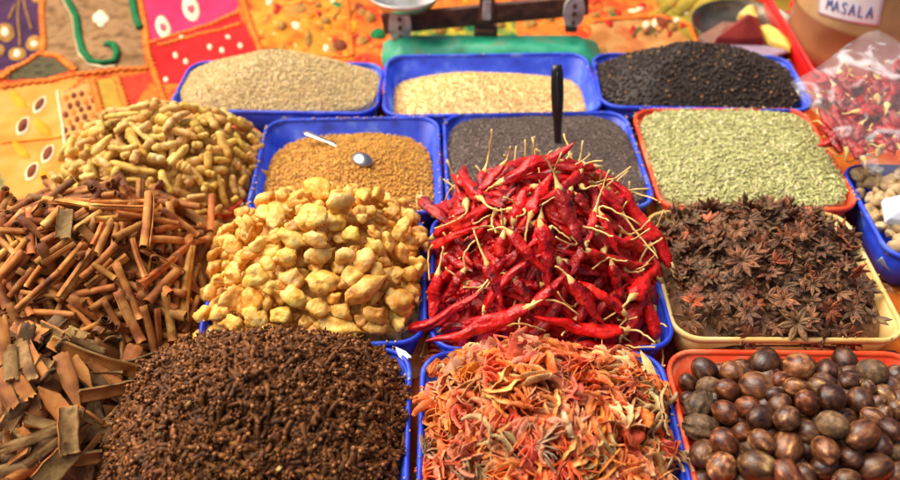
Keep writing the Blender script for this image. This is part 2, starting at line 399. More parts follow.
# ------------------------------------------------------------------ trays
RIM = 0.055
TR = {}
def rrect(w, d, r, z, n=6):
    p = []
    for (cx, cy, a0) in ((w / 2 - r, d / 2 - r, 0), (-w / 2 + r, d / 2 - r, 90), (-w / 2 + r, -d / 2 + r, 180), (w / 2 - r, -d / 2 + r, 270)):
        for k in range(n + 1):
            a = R(a0 + 90 * k / n); p.append((cx + r * math.cos(a), cy + r * math.sin(a), z))
    return p
def loft(rings):
    n = len(rings[0]); v = [p for r in rings for p in r]; f = []
    for i in range(len(rings) - 1):
        for k in range(n):
            k2 = (k + 1) % n
            f.append((i * n + k, i * n + k2, (i + 1) * n + k2, (i + 1) * n + k))
    return v, f
def tray(key, corners, color, label, h=RIM, dx=0, dy=0, wadd=0, dadd=0):
    """corners: photo pixels of the rim: back left, back right, front right, front left"""
    P = [at_z(u, v, h)[:2] for u, v in corners]
    c = sum(P) / 4; ax = unit((P[1] - P[0]) + (P[2] - P[3])); ay = np.array([-ax[1], ax[0]])
    w = 0.5 * (np.linalg.norm(P[1] - P[0]) + np.linalg.norm(P[2] - P[3])) + wadd
    d = 0.5 * (abs(np.dot(P[0] - P[3], ay)) + abs(np.dot(P[1] - P[2], ay))) + dadd
    c = c + np.array([dx, dy]); yaw = math.atan2(ax[1], ax[0])
    m = MAT[color]
    t = thing('tray', (c[0], c[1], 0.004), yaw)
    sl = 0.010                                     # wall slope over the height
    H = h - 0.004
    v, f = loft([rrect(w - 0.012 - 2 * sl, d - 0.012 - 2 * sl, 0.014, 0.0), rrect(w - 0.012 - 2 * sl + .004, d - 0.012 - 2 * sl + .004, 0.016, 0.002),
                 rrect(w - 0.007, d - 0.007, 0.022, H - 0.004), rrect(w - 0.010, d - 0.010, 0.020, H - 0.004),
                 rrect(w - 0.014 - 2 * sl, d - 0.014 - 2 * sl, 0.015, 0.004), rrect(w - 0.03 - 2 * sl, d - 0.03 - 2 * sl, 0.012, 0.0025)])
    b = MB().add(v, f)
    n = len(rrect(1, 1, .1, 0)); b.f.append(tuple(range(5 * n, 6 * n))); b.m.append(0); b.f.append(tuple(reversed(range(0, n)))); b.m.append(0)
    b.build('tray_body', m, t)
    v, f = loft([rrect(w - 0.008, d - 0.008, 0.0215, H - 0.004), rrect(w - 0.003, d - 0.003, 0.025, H - 0.006), rrect(w, d, 0.027, H - 0.005), rrect(w, d, 0.027, H - 0.0015),
                 rrect(w - 0.003, d - 0.003, 0.0255, H), rrect(w - 0.0065, d - 0.0065, 0.0235, H), rrect(w - 0.0096, d - 0.0096, 0.0215, H - 0.002), rrect(w - 0.0098, d - 0.0098, 0.0205, H - 0.0045)])
    MB().add(v, f).build('rim', m, t)
    tag(t, label, 'tray', 'shallow plastic trays set in rows on the stall')
    TR[key] = dict(c=c, w=w, d=d, yaw=yaw, ax=ax, ay=ay, h=h)
    return t
tray('A1', [(193, 60), (386, 62), (377, 114), (163, 110)], 'blue', 'blue tray holding the tall beige heap of fine seeds, beside the red dotted silk')
tray('A2', [(390, 54), (590, 52), (601, 112), (376, 117)], 'blue', 'blue tray only half filled with pale seeds, in front of the green scale')
tray('A3', [(590, 50), (797, 57), (808, 108), (601, 109)], 'blue', 'blue tray heaped with black peppercorns')
tray('B0', [(92, 126), (271, 124), (236, 214), (30, 214)], 'orange', 'orange tray mostly hidden under the turmeric roots', h=.046, wadd=-0.004)
tray('B1', [(272, 118), (448, 115), (434, 212), (236, 217)], 'blue', 'blue tray of orange brown seeds with a metal spoon in it')
tray('B2', [(450, 114), (633, 109), (651, 208), (437, 210)], 'blue', 'blue tray of tiny dark grey seeds with a black handle stuck in')
tray('B3', [(637, 107), (811, 108), (858, 208), (654, 211)], 'orange', 'orange tray filled level with pale green fennel seeds')
tray('B4', [(842, 164), (985, 164), (1040, 262), (886, 258)], 'blue', 'blue tray at the edge with pale lumps under the bag of chillies', dx=0.0)
MAT['red'] = M('red_plastic', [(200, 16, 22), (222, 26, 30)], scale=12, rough=.35, bump=.08, vary=0)
tray('J', [(753, -45), (935, -45), (990, 80), (805, 76)], 'red', 'red tray with the big spice jar standing in it')
tray('C0', [(0, 222), (232, 220), (178, 347), (-75, 347)], 'orange', 'orange tray buried under the cinnamon sticks', h=.036, wadd=-0.016)
tray('C1', [(238, 219), (433, 214), (419, 344), (180, 347)], 'blue', 'blue tray heaped with pale yellow dried fruits')
tray('C2', [(436, 213), (650, 210), (669, 349), (422, 349)], 'blue', 'blue tray under the red chilli heap')
tray('C3', [(648, 209), (852, 211), (905, 340), (667, 340)], 'cream', 'cream tray holding the star anise')
tray('D0', [(-80, 352), (172, 352), (104, 486), (-150, 486)], 'orange', 'orange tray buried under broken cassia bark', h=.036, wadd=-0.012, dadd=0.01)
tray('D1', [(178, 350), (419, 345), (402, 486), (100, 486)], 'blue', 'blue tray heaped with cloves', dadd=0.045, dy=-0.022)
tray('D2', [(424, 350), (665, 350), (690, 486), (412, 486)], 'blue', 'blue tray heaped with shredded orange mace', dadd=0.045, dy=-0.022)
tray('D3', [(665, 347), (912, 352), (990, 486), (690, 486)], 'orange', 'orange tray full of glossy brown nutmegs', dadd=0.045, dy=-0.022)

# ------------------------------------------------------------------ heaps: height fields over a tray footprint
class Heap:
    def __init__(s, key, pk, zedge, zpk, q=2.6, p=1.6, grow=(0, 0, 0, 0), rough=0.004, inset=0.014, fs=14):
        t = TR[key]; s.c, s.ax, s.ay = t['c'], t['ax'], t['ay']
        hw, hd = t['w'] / 2 - inset, t['d'] / 2 - inset
        s.x0, s.x1, s.y0, s.y1 = -hw - grow[0], hw + grow[1], -hd - grow[2], hd + grow[3]
        s.px, s.py = pk[0] * t['w'] / 2, pk[1] * t['d'] / 2
        s.ze, s.zp, s.q, s.p, s.rough, s.fs, s.key = zedge, zpk, q, p, rough, fs, key
        s.seed = (len(key) + ord(key[0]) * 7 + ord(key[1]) * 3) * .37
    def local(s, x, y):
        d = (x - s.c[0], y - s.c[1]); return d[0] * s.ax[0] + d[1] * s.ax[1], d[0] * s.ay[0] + d[1] * s.ay[1]
    def world(s, lx, ly): return s.c[0] + lx * s.ax[0] + ly * s.ay[0], s.c[1] + lx * s.ax[1] + ly * s.ay[1]
    def r(s, lx, ly):
        dx, dy = lx - s.px, ly - s.py
        ex = (s.x1 - s.px) if dx > 0 else (s.px - s.x0); ey = (s.y1 - s.py) if dy > 0 else (s.py - s.y0)
        return ((abs(dx) / ex) ** s.q + (abs(dy) / ey) ** s.q) ** (1 / s.q)
    def z(s, x, y):
        lx, ly = s.local(x, y); r = s.r(lx, ly)
        n = s.rough * mnoise.noise((x * s.fs + s.seed, y * s.fs, s.seed))
        if r <= 1: return s.ze + (s.zp - s.ze) * (1 - r ** s.p) + n * (1 - r * .6)
        return max(s.ze - (r - 1) * 0.35, .02)
    def normal(s, x, y, e=0.004):
        return unit((s.z(x - e, y) - s.z(x + e, y), s.z(x, y - e) - s.z(x, y + e), 2 * e))
    def hit(s, u, v, lift=0.0):
        d = ray(u, v); lo = 0.35; t = lo
        while t < 1.5:
            p = CAM + d * t
            if p[2] < s.z(p[0], p[1]) + lift: break
            t += 0.012
        a, b = t - 0.012, t
        for _ in range(10):
            m = (a + b) / 2; p = CAM + d * m
            if p[2] < s.z(p[0], p[1]) + lift: b = m
            else: a = m
        return CAM + d * b
    def sample(s, rmax=1.0):
        while True:
            lx, ly = random.uniform(s.x0, s.x1), random.uniform(s.y0, s.y1)
            if s.r(lx, ly) <= rmax: return s.world(lx, ly)

def seen(p, m=12):
    u, v = proj(p); return -m < u < 900 + m and -m < v < 480 + m

HP = {
 'A1': Heap('A1', (-.06, .30), .052, .094, q=3.8, p=1.4, rough=.007, inset=.005, fs=24),
 'A2': Heap('A2', (-.10, .10), .027, .066, q=3.6, p=1.2, rough=.005, inset=.010),
 'A3': Heap('A3', (-.02, .25), .050, .098, q=4.0, p=1.5, rough=.007, inset=.005, fs=22),
 'B0': Heap('B0', (.05, .10), .044, .116, q=2.8, p=1.9, grow=(.030, .026, .03, .026)),
 'B1': Heap('B1', (.0, -.30), .036, .066, q=3.8, p=1.4, rough=.010, inset=.009),
 'B2': Heap('B2', (.0, -.2), .052, .062, q=5.0, p=2.0, rough=.005, inset=.005, fs=24),
 'B3': Heap('B3', (.0, .0), .055, .066, q=5.0, p=2.4, rough=.005, inset=.004, fs=26),
 'B4': Heap('B4', (.0, .0), .056, .066, q=5.0, p=2.0, inset=.008),
 'C0': Heap('C0', (.05, .25), .046, .122, q=3.6, p=2.0, grow=(.05, .024, .03, .035)),
 'C1': Heap('C1', (.05, .30), .054, .130, q=3.2, p=1.8, grow=(.016, .010, .002, .032), inset=.006),
 'C2': Heap('C2', (.0, .28), .050, .158, q=2.6, p=1.6, grow=(.022, .024, .014, .075)),
 'C3': Heap('C3', (-.05, .30), .050, .102, q=4.0, p=1.8, grow=(0, .002, .002, .006), inset=.006),
 'D0': Heap('D0', (.1, .2), .044, .100, q=3.2, p=1.9, grow=(.04, .020, .02, .03)),
 'D1': Heap('D1', (-.10, .20), .052, .124, q=3.2, p=1.7, grow=(.024, .0, .0, .016), inset=.006),
 'D2': Heap('D2', (-.10, .30), .052, .108, q=3.0, p=1.6, grow=(.0, .0, .0, .006), inset=.006),
 'D3': Heap('D3', (.05, .0), .051, .086, q=4.0, p=1.8, inset=.009),
}
def lowered(key, dz, shrink=.94):
    import copy
    h = copy.copy(HP[key]); h.ze -= dz; h.zp -= dz; return h
def hitnear(h, u, v, lift, ref=None, far=.075):
    """point on the heap, or, where the ray passes over the heap, the nearest point of the ray to ref"""
    p = h.hit(u, v, lift); lx, ly = h.local(p[0], p[1])
    if ref is not None and (h.r(lx, ly) > 1.08 or np.linalg.norm(p - ref) > far):
        d = ray(u, v); p = CAM + d * np.dot(ref - CAM, d)
    return p
# ------------------------------------------------------------------ masses of grains
def spindle(l, r, n=6, k=5, ridges=0.0, bend=0.0, blunt=0.35):
    v, f = [], []
    for i in range(k):
        t = i / (k - 1); rr = r * max(blunt if 0 < i < k - 1 else blunt * .6, math.sin(math.pi * (0.06 + .88 * t)))
        for j in range(n):
            a = 2 * math.pi * j / n; q = rr * (1 + ridges * (1 if j % 2 else -1))
            v.append((l * (t - .5), q * math.cos(a) + bend * l * (t - .5) ** 2, q * math.sin(a)))
    for i in range(k - 1):
        for j in range(n):
            j2 = (j + 1) % n; f.append((i * n + j, i * n + j2, (i + 1) * n + j2, (i + 1) * n + j))
    f.append(tuple(range(n))[::-1][:4]); f.append(tuple(range((k - 1) * n, k * n))[:4])
    return np.array(v), np.array(f)

def rot_to(normals, tilt):
    """random rotations whose z axis follows the normals with a spread of tilt"""
    n = len(normals)
    Z = normals + RNG.normal(0, tilt, (n, 3)); Z /= np.linalg.norm(Z, axis=1)[:, None]
    A = RNG.normal(0, 1, (n, 3)); X = A - Z * (A * Z).sum(1)[:, None]; X /= np.linalg.norm(X, axis=1)[:, None]
    Y = np.cross(Z, X)
    return np.stack([X, Y, Z], 2)

def heap_points(h, n, depth, rmax=1.0, ok=None):
    pts, nr = [], []
    while len(pts) < n:
        x, y = h.sample(rmax)
        if ok and not ok(x, y): continue
        pts.append((x, y, h.z(x, y) - random.uniform(0, depth))); nr.append(h.normal(x, y))
    return np.array(pts), np.array(nr)

def grains(name, h, n, shapes, mats, depth, size=(.85, 1.15), tilt=.45, core=True, mshare=None, rmax=1.0, ok=None, corelift=-.0015, extra=None):
    P, Nn = heap_points(h, n, depth, rmax, ok)
    if extra is not None: P = np.vstack([P, extra]); Nn = np.vstack([Nn, np.tile((0, 0, 1.), (len(extra), 1))]); n = len(P)
    Rm = rot_to(Nn, tilt); S = RNG.uniform(size[0], size[1], n)
    which = RNG.integers(0, len(shapes), n)
    Vs, Fs, Ms, base = [], [], [], 0
    for k, (sv, sf) in enumerate(shapes):
        idx = np.where(which == k)[0]
        if not len(idx): continue
        V = np.einsum('nij,vj->nvi', Rm[idx], sv) * S[idx][:, None, None] + P[idx][:, None, :]
        F = sf[None] + (np.arange(len(idx)) * len(sv))[:, None, None] + base
        Vs.append(V.reshape(-1, 3)); Fs.append(F.reshape(-1, sf.shape[1])); base += len(idx) * len(sv)
        mi = np.zeros(len(idx), int) if mshare is None else (RNG.random(len(idx)) < mshare).astype(int)
        Ms.append(np.repeat(mi, len(sf)))
    if core:
        g = 40; V, F = [], []
        for j in range(g + 1):
            for i in range(g + 1):
                lx = s0(h.x0, h.x1, i / g); ly = s0(h.y0, h.y1, j / g)
                x, y = h.world(lx, ly); r = h.r(lx, ly)
                V.append((x, y, h.z(x, y) + corelift - max(0, r - .98) * .02 - max(0, r - 1) * .1))
        for j in range(g):
            for i in range(g):
                a = j * (g + 1) + i; q = (a, a + 1, a + g + 2, a + g + 1)
                F.append(q)
        k = shapes[0][1].shape[1]; F = np.array(F)
        if k == 3: F = np.vstack([F[:, [0, 1, 2]], F[:, [0, 2, 3]]])
        Vs.append(np.array(V)); Fs.append(F + base); Ms.append(np.zeros(len(F), int) + (len(mats) - 1 if mshare is None else 0))
    me = big_mesh(name, np.vstack(Vs), np.vstack(Fs), mats)
    me.polygons.foreach_set('material_index', np.concatenate(Ms).astype(np.int32))
    return link(name, me)
def s0(a, b, t): return a + (b - a) * t

def grain_mat(name, cols, scale=300, rough=.6, vary=.3, huev=.015, spec=.4):
    return M(name, cols, scale=scale, rough=rough, vary=vary, island=True, bump=0, huev=huev, spec=spec)
sp4 = spindle(.0029, .0008, 5, 4); sp4b = spindle(.0025, .0009, 5, 4, bend=.6)
o = grains('seed_heap', HP['A1'], 18000, [sp4, sp4b], [grain_mat('beige_seed', [(196, 162, 100), (232, 206, 144), (242, 222, 170)])], .005)
tag(o, 'tall heap of fine beige seeds in the first blue tray of the rear row', 'seeds', kind='stuff')
o = grains('seed_heap', HP['A2'], 15000, [sp4, sp4b], [grain_mat('straw_seed', [(206, 168, 98), (234, 200, 128), (242, 216, 152)])], .005)
tag(o, 'small pale straw seed heap sunk in the half empty blue tray', 'seeds', kind='stuff')
iv, if_ = ico(1); iv = np.array(iv); if_ = np.array(if_)
pv = iv * .0021 * (1 + .12 * RNG.normal(0, 1, (len(iv), 1))); pv2 = iv * .0018 * (1 + .15 * RNG.normal(0, 1, (len(iv), 1)))
o = grains('peppercorn_heap', HP['A3'], 7000, [(pv, if_), (pv2, if_)], [grain_mat('black_pepper', [(26, 20, 16), (50, 36, 26), (74, 54, 38)], rough=.55, vary=.5), grain_mat('pale_pepper', [(110, 70, 40), (176, 128, 84)])], .006, mshare=.035)
tag(o, 'heap of black peppercorns in the blue tray before the jar', 'peppercorns', kind='stuff')
gv = iv * np.array([.0020, .0012, .0012]) * (1 + .14 * RNG.normal(0, 1, (len(iv), 1)))
gv2 = iv * np.array([.0017, .0014, .0011]) * (1 + .16 * RNG.normal(0, 1, (len(iv), 1)))
o = grains('seed_heap', HP['B1'], 15000, [(gv, if_), (gv2, if_)], [grain_mat('ochre_seed', [(160, 104, 28), (208, 152, 58), (222, 176, 90)], vary=.35, huev=.012)], .006)
tag(o, 'orange brown seeds around the metal spoon in the blue tray', 'seeds', kind='stuff')
ov = np.array([(1, 0, 0), (-1, 0, 0), (0, 1, 0), (0, -1, 0), (0, 0, 1), (0, 0, -1)], float) * np.array([.00095, .0008, .0008])
of = np.array([(0, 2, 4), (2, 1, 4), (1, 3, 4), (3, 0, 4), (2, 0, 5), (1, 2, 5), (3, 1, 5), (0, 3, 5)])
o = grains('seed_heap', HP['B2'], 42000, [(ov, of)], [grain_mat('dark_grey_seed', [(66, 54, 50), (104, 88, 80), (128, 112, 100)], vary=.4), grain_mat('pale_chaff', [(190, 160, 120), (220, 196, 150)])], .003, mshare=.004, tilt=1.0, corelift=-.001)
tag(o, 'tiny dark grey seeds in the blue tray around the black handle', 'seeds', kind='stuff')
fn = spindle(.0068, .00105, 6, 5, ridges=.12, bend=.5, blunt=.3); fn2 = spindle(.0058, .001, 6, 5, ridges=.12, bend=-.8, blunt=.3)
o = grains('fennel_heap', HP['B3'], 12000, [fn, fn2], [grain_mat('fennel', [(140, 140, 80), (184, 182, 118), (206, 204, 150)], vary=.28, huev=.018), grain_mat('fennel_husk', [(220, 206, 160), (236, 226, 190)])], .005, mshare=.06, tilt=.35)
tag(o, 'pale green fennel seeds filling the orange tray', 'fennel seeds', kind='stuff')

# ------------------------------------------------------------------ settling of single pieces
class Pile:
    def __init__(s): s.a = np.zeros((0, 4))
    def push(s, pts, r):
        s.a = np.vstack([s.a, np.hstack([np.asarray(pts), np.full((len(pts), 1), r) if np.isscalar(r) else np.asarray(r)[:, None]])])
    def overlap(s, pts, r):
        if not len(s.a): return 0.0
        d = np.linalg.norm(s.a[None, :, :3] - np.asarray(pts)[:, None, :], axis=2)
        return float((s.a[None, :, 3] + r - d).max())
    def settle(s, pts, r, tol=.35, most=2.0):
        """moves pts towards the viewer just far enough to lie on what is already there"""
        pts = np.asarray(pts, float); d = unit(CAM - pts.mean(0)); d = unit(d + np.array([0, 0, .35])) if most > 3 else d
        best = None
        for k in range(int(most / .2) + 1):
            q = pts + d * (k * .2 * r); o = s.overlap(q, r)
            if best is None or o < best[0] - .05 * r: best = (o, q)
            if o < tol * r: return q
        return best[1]

def chain(a, b, r):
    n = max(2, int(np.linalg.norm(np.asarray(b) - a) / (r * 1.1)) + 1); t = np.linspace(0, 1, n)[:, None]
    return np.asarray(a) * (1 - t) + np.asarray(b) * t

DIRS = ['to the right', 'up to the right', 'straight up', 'up to the left', 'to the left', 'down to the left', 'straight down', 'down to the right']
def dirword(a, b):
    ang = math.degrees(math.atan2(-(b[1] - a[1]), b[0] - a[0])) % 360
    return DIRS[int(((ang + 22.5) % 360) // 45)]
USED = {}
def settle_labels():
    """things that still share a label are only repeats that nothing tells apart; they keep the group of their heap"""
    pass

def copy_thing(o, loc, rot, tint=None, scale=1.0):
    c = o.copy(); C.objects.link(c)
    c.location = tuple(map(float, loc)); c.rotation_euler = rot; c.scale = (scale,) * 3
    if tint is not None: c.color = tint
    for ch in list(o.children):
        k = ch.copy(); C.objects.link(k); k.parent = c
        if tint is not None and ch.get('tinted'): k.color = tint
    return c

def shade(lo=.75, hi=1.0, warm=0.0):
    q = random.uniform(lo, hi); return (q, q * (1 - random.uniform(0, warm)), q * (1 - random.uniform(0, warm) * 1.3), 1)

def crumbs(name, key, mat, label, cat, dz=.019, long_=False):
    ch = [spindle(.013, .0027, 5, 5, bend=.8), spindle(.011, .0032, 5, 5)] if long_ else [(iv * np.array([.005, .0035, .002]) * (1 + .25 * RNG.normal(0, 1, (len(iv), 1))), if_) for _ in range(3)]
    o = grains(name, lowered(key, dz), 2200, ch, [mat], .006, tilt=.5, rmax=.90)
    return tag(o, label, cat, kind='stuff')
# ------------------------------------------------------------------ red chillies
def chilli_mesh(A, B, r, bend, seed):
    A, B = np.asarray(A), np.asarray(B); L = np.linalg.norm(B - A)
    side = unit(np.cross(B - A, CAM - A)); mid = (A + B) / 2 + side * bend * L + unit(CAM - A) * random.uniform(-.02, .05) * L
    n = 30; pts = bez(A, mid, B, n); rng = random.Random(seed)
    for q in range(1, n - 2):
        tt = q / (n - 1); pts[q] += np.array([mnoise.noise((seed * 1.9, tt * 3.2, k * 11.3)) for k in range(3)]) * L * .075 * math.sin(math.pi * tt)
    t = np.linspace(0, 1, n)
    prof = np.clip(np.minimum(1.0, (t / .55) ** .62 * .97 + .02), .06, 1) * np.where(t > .86, 1 - ((t - .86) / .14) ** 2 * .42, 1.0)
    prof *= 1 + np.array([.10 * mnoise.noise((seed * 3.1, x * 6.0, 0)) for x in t])
    ph, k1 = rng.uniform(0, 6), rng.choice([2, 3])
    def wob(tt, a):
        return 1 + .16 * math.sin(k1 * a + ph + 5 * tt) * (.4 + .6 * tt) - .13 * abs(math.sin(2.5 * a + ph + 3 * tt + 2 * mnoise.noise((seed, tt * 5, 4)))) ** .5 + .24 * mnoise.noise((math.cos(a) * 1.7 + seed, math.sin(a) * 1.7, tt * 7)) + .20 * mnoise.noise((math.cos(a) * 3, math.sin(a) * 3 + seed, tt * 14)) + .07 * mnoise.noise((math.cos(a) * 4, math.sin(a) * 4 + seed, tt * 45))
    v, f = tube(pts, prof * r * .84, 22, flat=rng.uniform(.55, .9), wob=wob)
    return v, f, pts
def stem_mesh(B, d, E, r, bend, seed):
    B, E = np.asarray(B), np.asarray(E); L = np.linalg.norm(E - B)
    ctrl = B + unit(d) * L * .5 + unit(np.cross(E - B, CAM - B)) * bend * L
    pts = np.vstack([B - unit(d) * r * .45, B + unit(d) * r * .05, bez(B + unit(d) * r * .7, ctrl, E, 11)])
    for q in range(4, len(pts)): pts[q] += np.array([mnoise.noise((seed, q * .7, k * 9.1)) for k in range(3)]) * .0012
    rad = np.concatenate([[r * .48, r * .43], np.linspace(r * .21, .00105, 11)]); rad[3] = r * .15; rad[4:] = np.linspace(.0011, .0007, len(rad) - 4); rad[-1] = .001
    return tube(pts, rad, 8, flat=.9)
def add_chilli(A, B, E, r, bend, sbend, tint, seed):
    v, f, pts = chilli_mesh(A, B, r, bend, seed); o0 = np.asarray(pts).mean(0)
    o = link('chilli', mesh_of('chilli', [np.asarray(p) - o0 for p in v], f, True, [MAT['chilli']]), None, o0)
    o.color = tint
    d = pts[-1] - pts[-3]
    if E is None: E = B + unit(d) * random.uniform(.004, .008)
    sv, sf = stem_mesh(B, d, E, r, sbend, seed)
    link('stem', mesh_of('stem', [np.asarray(p) - o0 for p in sv], sf, True, [MAT['chilli_stem']]), o)
    return o
# photo pixels: tip, calyx, stem end, body width, body bend, stem bend
CH = [(464,170,466,203,435,228,17,.05,-.1),(474,218,484,172,492,130,15,0,.03),(478,190,503,165,510,147,14,.05,0),(566,147,502,182,486,191,18,-.04,0),(455,177,480,198,510,209,16,0,.12),
(513,202,436,236,411,255,22,.06,.05),(474,229,434,246,430,280,15,.04,-.1),(416,176,449,206,0,0,16,-.04,0),(450,224,422,198,418,210,15,0,.4),(495,205,464,189,445,201,14,0,.25),(549,178,531,214,526,260,18,.06,0),
(538,262,541,218,556,197,16,0,-.15),(582,243,559,189,537,150,20,-.05,.04),(545,196,580,172,602,161,15,.16,-.1),(546,164,596,167,600,180,14,.08,0),(636,170,582,192,0,0,14,.05,0),(588,241,595,212,609,170,13,0,.03),
(616,249,602,216,640,225,13,0,-.06),(600,188,621,213,658,258,15,0,.06),(612,183,671,267,689,277,17,-.06,.35),(652,222,636,210,653,201,13,0,-.1),(600,206,623,197,658,201,13,.1,-.1),
(432,318,438,275,443,247,16,.0,.05),(445,298,463,272,475,241,15,.05,-.4),(500,302,487,264,474,230,15,.06,-.05),(541,259,485,309,483,315,15,.20,0),(548,270,511,234,488,231,17,-.08,0),
(438,337,526,308,578,316,18,.08,-.12),(476,318,442,331,421,357,15,0,.15),(476,292,406,330,400,334,15,-.10,0),(477,332,509,325,546,331,13,0,.06),(600,318,572,282,556,266,18,-.06,-.05),
(584,285,623,312,616,330,17,0,.1),(655,268,633,296,604,320,20,0,-.04),(651,291,627,329,0,0,17,.04,0),(545,318,622,330,655,343,17,.07,-.05),(568,344,650,347,0,0,20,.12,0),
(648,296,657,338,661,370,16,.05,-.08),(624,298,612,265,592,270,14,-.05,0),(572,272,585,246,589,241,15,0,0),(645,262,588,251,0,0,15,-.06,0),(612,235,643,247,0,0,15,.1,0),(548,276,541,226,0,0,18,.05,0),
(534,308,515,280,0,0,15,0,0),(562,278,534,304,0,0,16,0,0),(525,191,514,220,0,0,16,.1,0),(514,190,496,211,496,233,15,.1,0),(530,246,549,229,571,240,13,0,.35),
(505,231,533,224,0,0,17,.1,0),(470,262,452,235,0,0,16,0,0),(498,272,503,237,0,0,17,0,0),(470,270,447,255,0,0,15,0,0),(505,290,540,285,0,0,16,0,0),(560,300,540,260,0,0,16,0,0),
(580,300,560,262,0,0,17,0,0),(455,300,430,298,0,0,15,0,0),(640,310,612,300,0,0,16,0,0),(600,275,565,262,0,0,17,0,0),(640,285,615,270,0,0,15,0,0),(655,315,640,345,0,0,15,0,0),(560,215,570,190,0,0,16,0,0),
(605,250,575,222,0,0,15,0,0),(640,240,660,235,0,0,14,0,0),(490,345,545,337,0,0,16,.1,0),(470,205,445,225,0,0,16,0,0),(520,252,498,262,0,0,15,0,0),(590,215,575,195,0,0,15,0,0)]
hc = HP['C2']; pile = Pile()
CG = 'dried red chillies heaped over the tray'
landmark = lambda u, v: ('by the dark grey seeds' if v < 190 else 'along the front rim' if v > 318 else 'beside the yellow fruits' if u < 455 else 'beside the cream tray' if u > 632 else 'at the top of the heap' if v < 225 else 'low on the heap' if v > 280 else 'halfway down the heap')
# the layers underneath first, then the traced ones on top
def chilli_fill(n, depth, dark):
    k = 0
    while k < n:
        x, y = hc.sample(.93); z = hc.z(x, y) - depth * random.uniform(.8, 1.3)
        if z < .014: continue
        nr = hc.normal(x, y); a = random.uniform(0, 6.283); t = unit(np.cross(nr, (math.cos(a), math.sin(a), 0.2)))
        L = random.uniform(.06, .09); c = np.array([x, y, z]); A, B = c - t * L / 2, c + t * L / 2
        if min(A[2], B[2]) < .014: continue
        E = B + unit(t * .6 + nr * (.7 if depth < .02 else .1) + np.array(RNG.normal(0, .35, 3))) * random.uniform(.022, .038) if random.random() < .75 else None
        if not seen(c): continue
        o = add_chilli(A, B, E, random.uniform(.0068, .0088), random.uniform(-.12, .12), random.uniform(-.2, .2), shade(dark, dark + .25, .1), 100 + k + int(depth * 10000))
        tag(o, 'half hidden red chilli', 'chilli', CG); k += 1
crumbs('chilli_crumbs', 'C2', MAT['chilli'], 'broken chilli bits lying deep inside the red heap', 'chilli flakes')
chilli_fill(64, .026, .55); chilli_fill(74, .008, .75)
for i, (a, b, c, d, e, f, w, bd, sb) in reversed(list(enumerate(CH))):
    a, b = a + (a - c) * .14, b + (b - d) * .14; r = w * mpp(hc.hit((a + c) / 2, (b + d) / 2)) * .5
    top = i < 48
    M0 = hc.hit((a + c) / 2, (b + d) / 2, r * .5)
    A, B = hitnear(hc, a, b, r * (.8 if top else .1), M0), hitnear(hc, c, d, r * (.9 if top else .2), M0); B0 = B
    L = np.linalg.norm(B - A)
    q = pile.settle(chain(A, B, r * .9), r * .8, .4, 2.0 if top else .6); A, B = q[0], q[-1]
    pile.push(q, r * .8)
    E = None
    if e: E = hitnear(hc, e, f, r * .8 + (.01 if f < d else .004), B, .05); E = E + (B - B0) * .6
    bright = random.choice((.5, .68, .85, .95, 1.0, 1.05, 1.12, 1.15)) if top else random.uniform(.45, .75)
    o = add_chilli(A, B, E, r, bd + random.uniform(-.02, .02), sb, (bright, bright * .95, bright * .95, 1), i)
    lab = ('bright red dried chilli' if bright > .75 else 'dull red dried chilli') + ' ' + landmark(c, d) + (', stalk pointing ' + dirword((c, d), (e, f)) if e else ', tip pointing ' + dirword((c, d), (a, b)))
    tag(o, lab, 'chilli', CG)
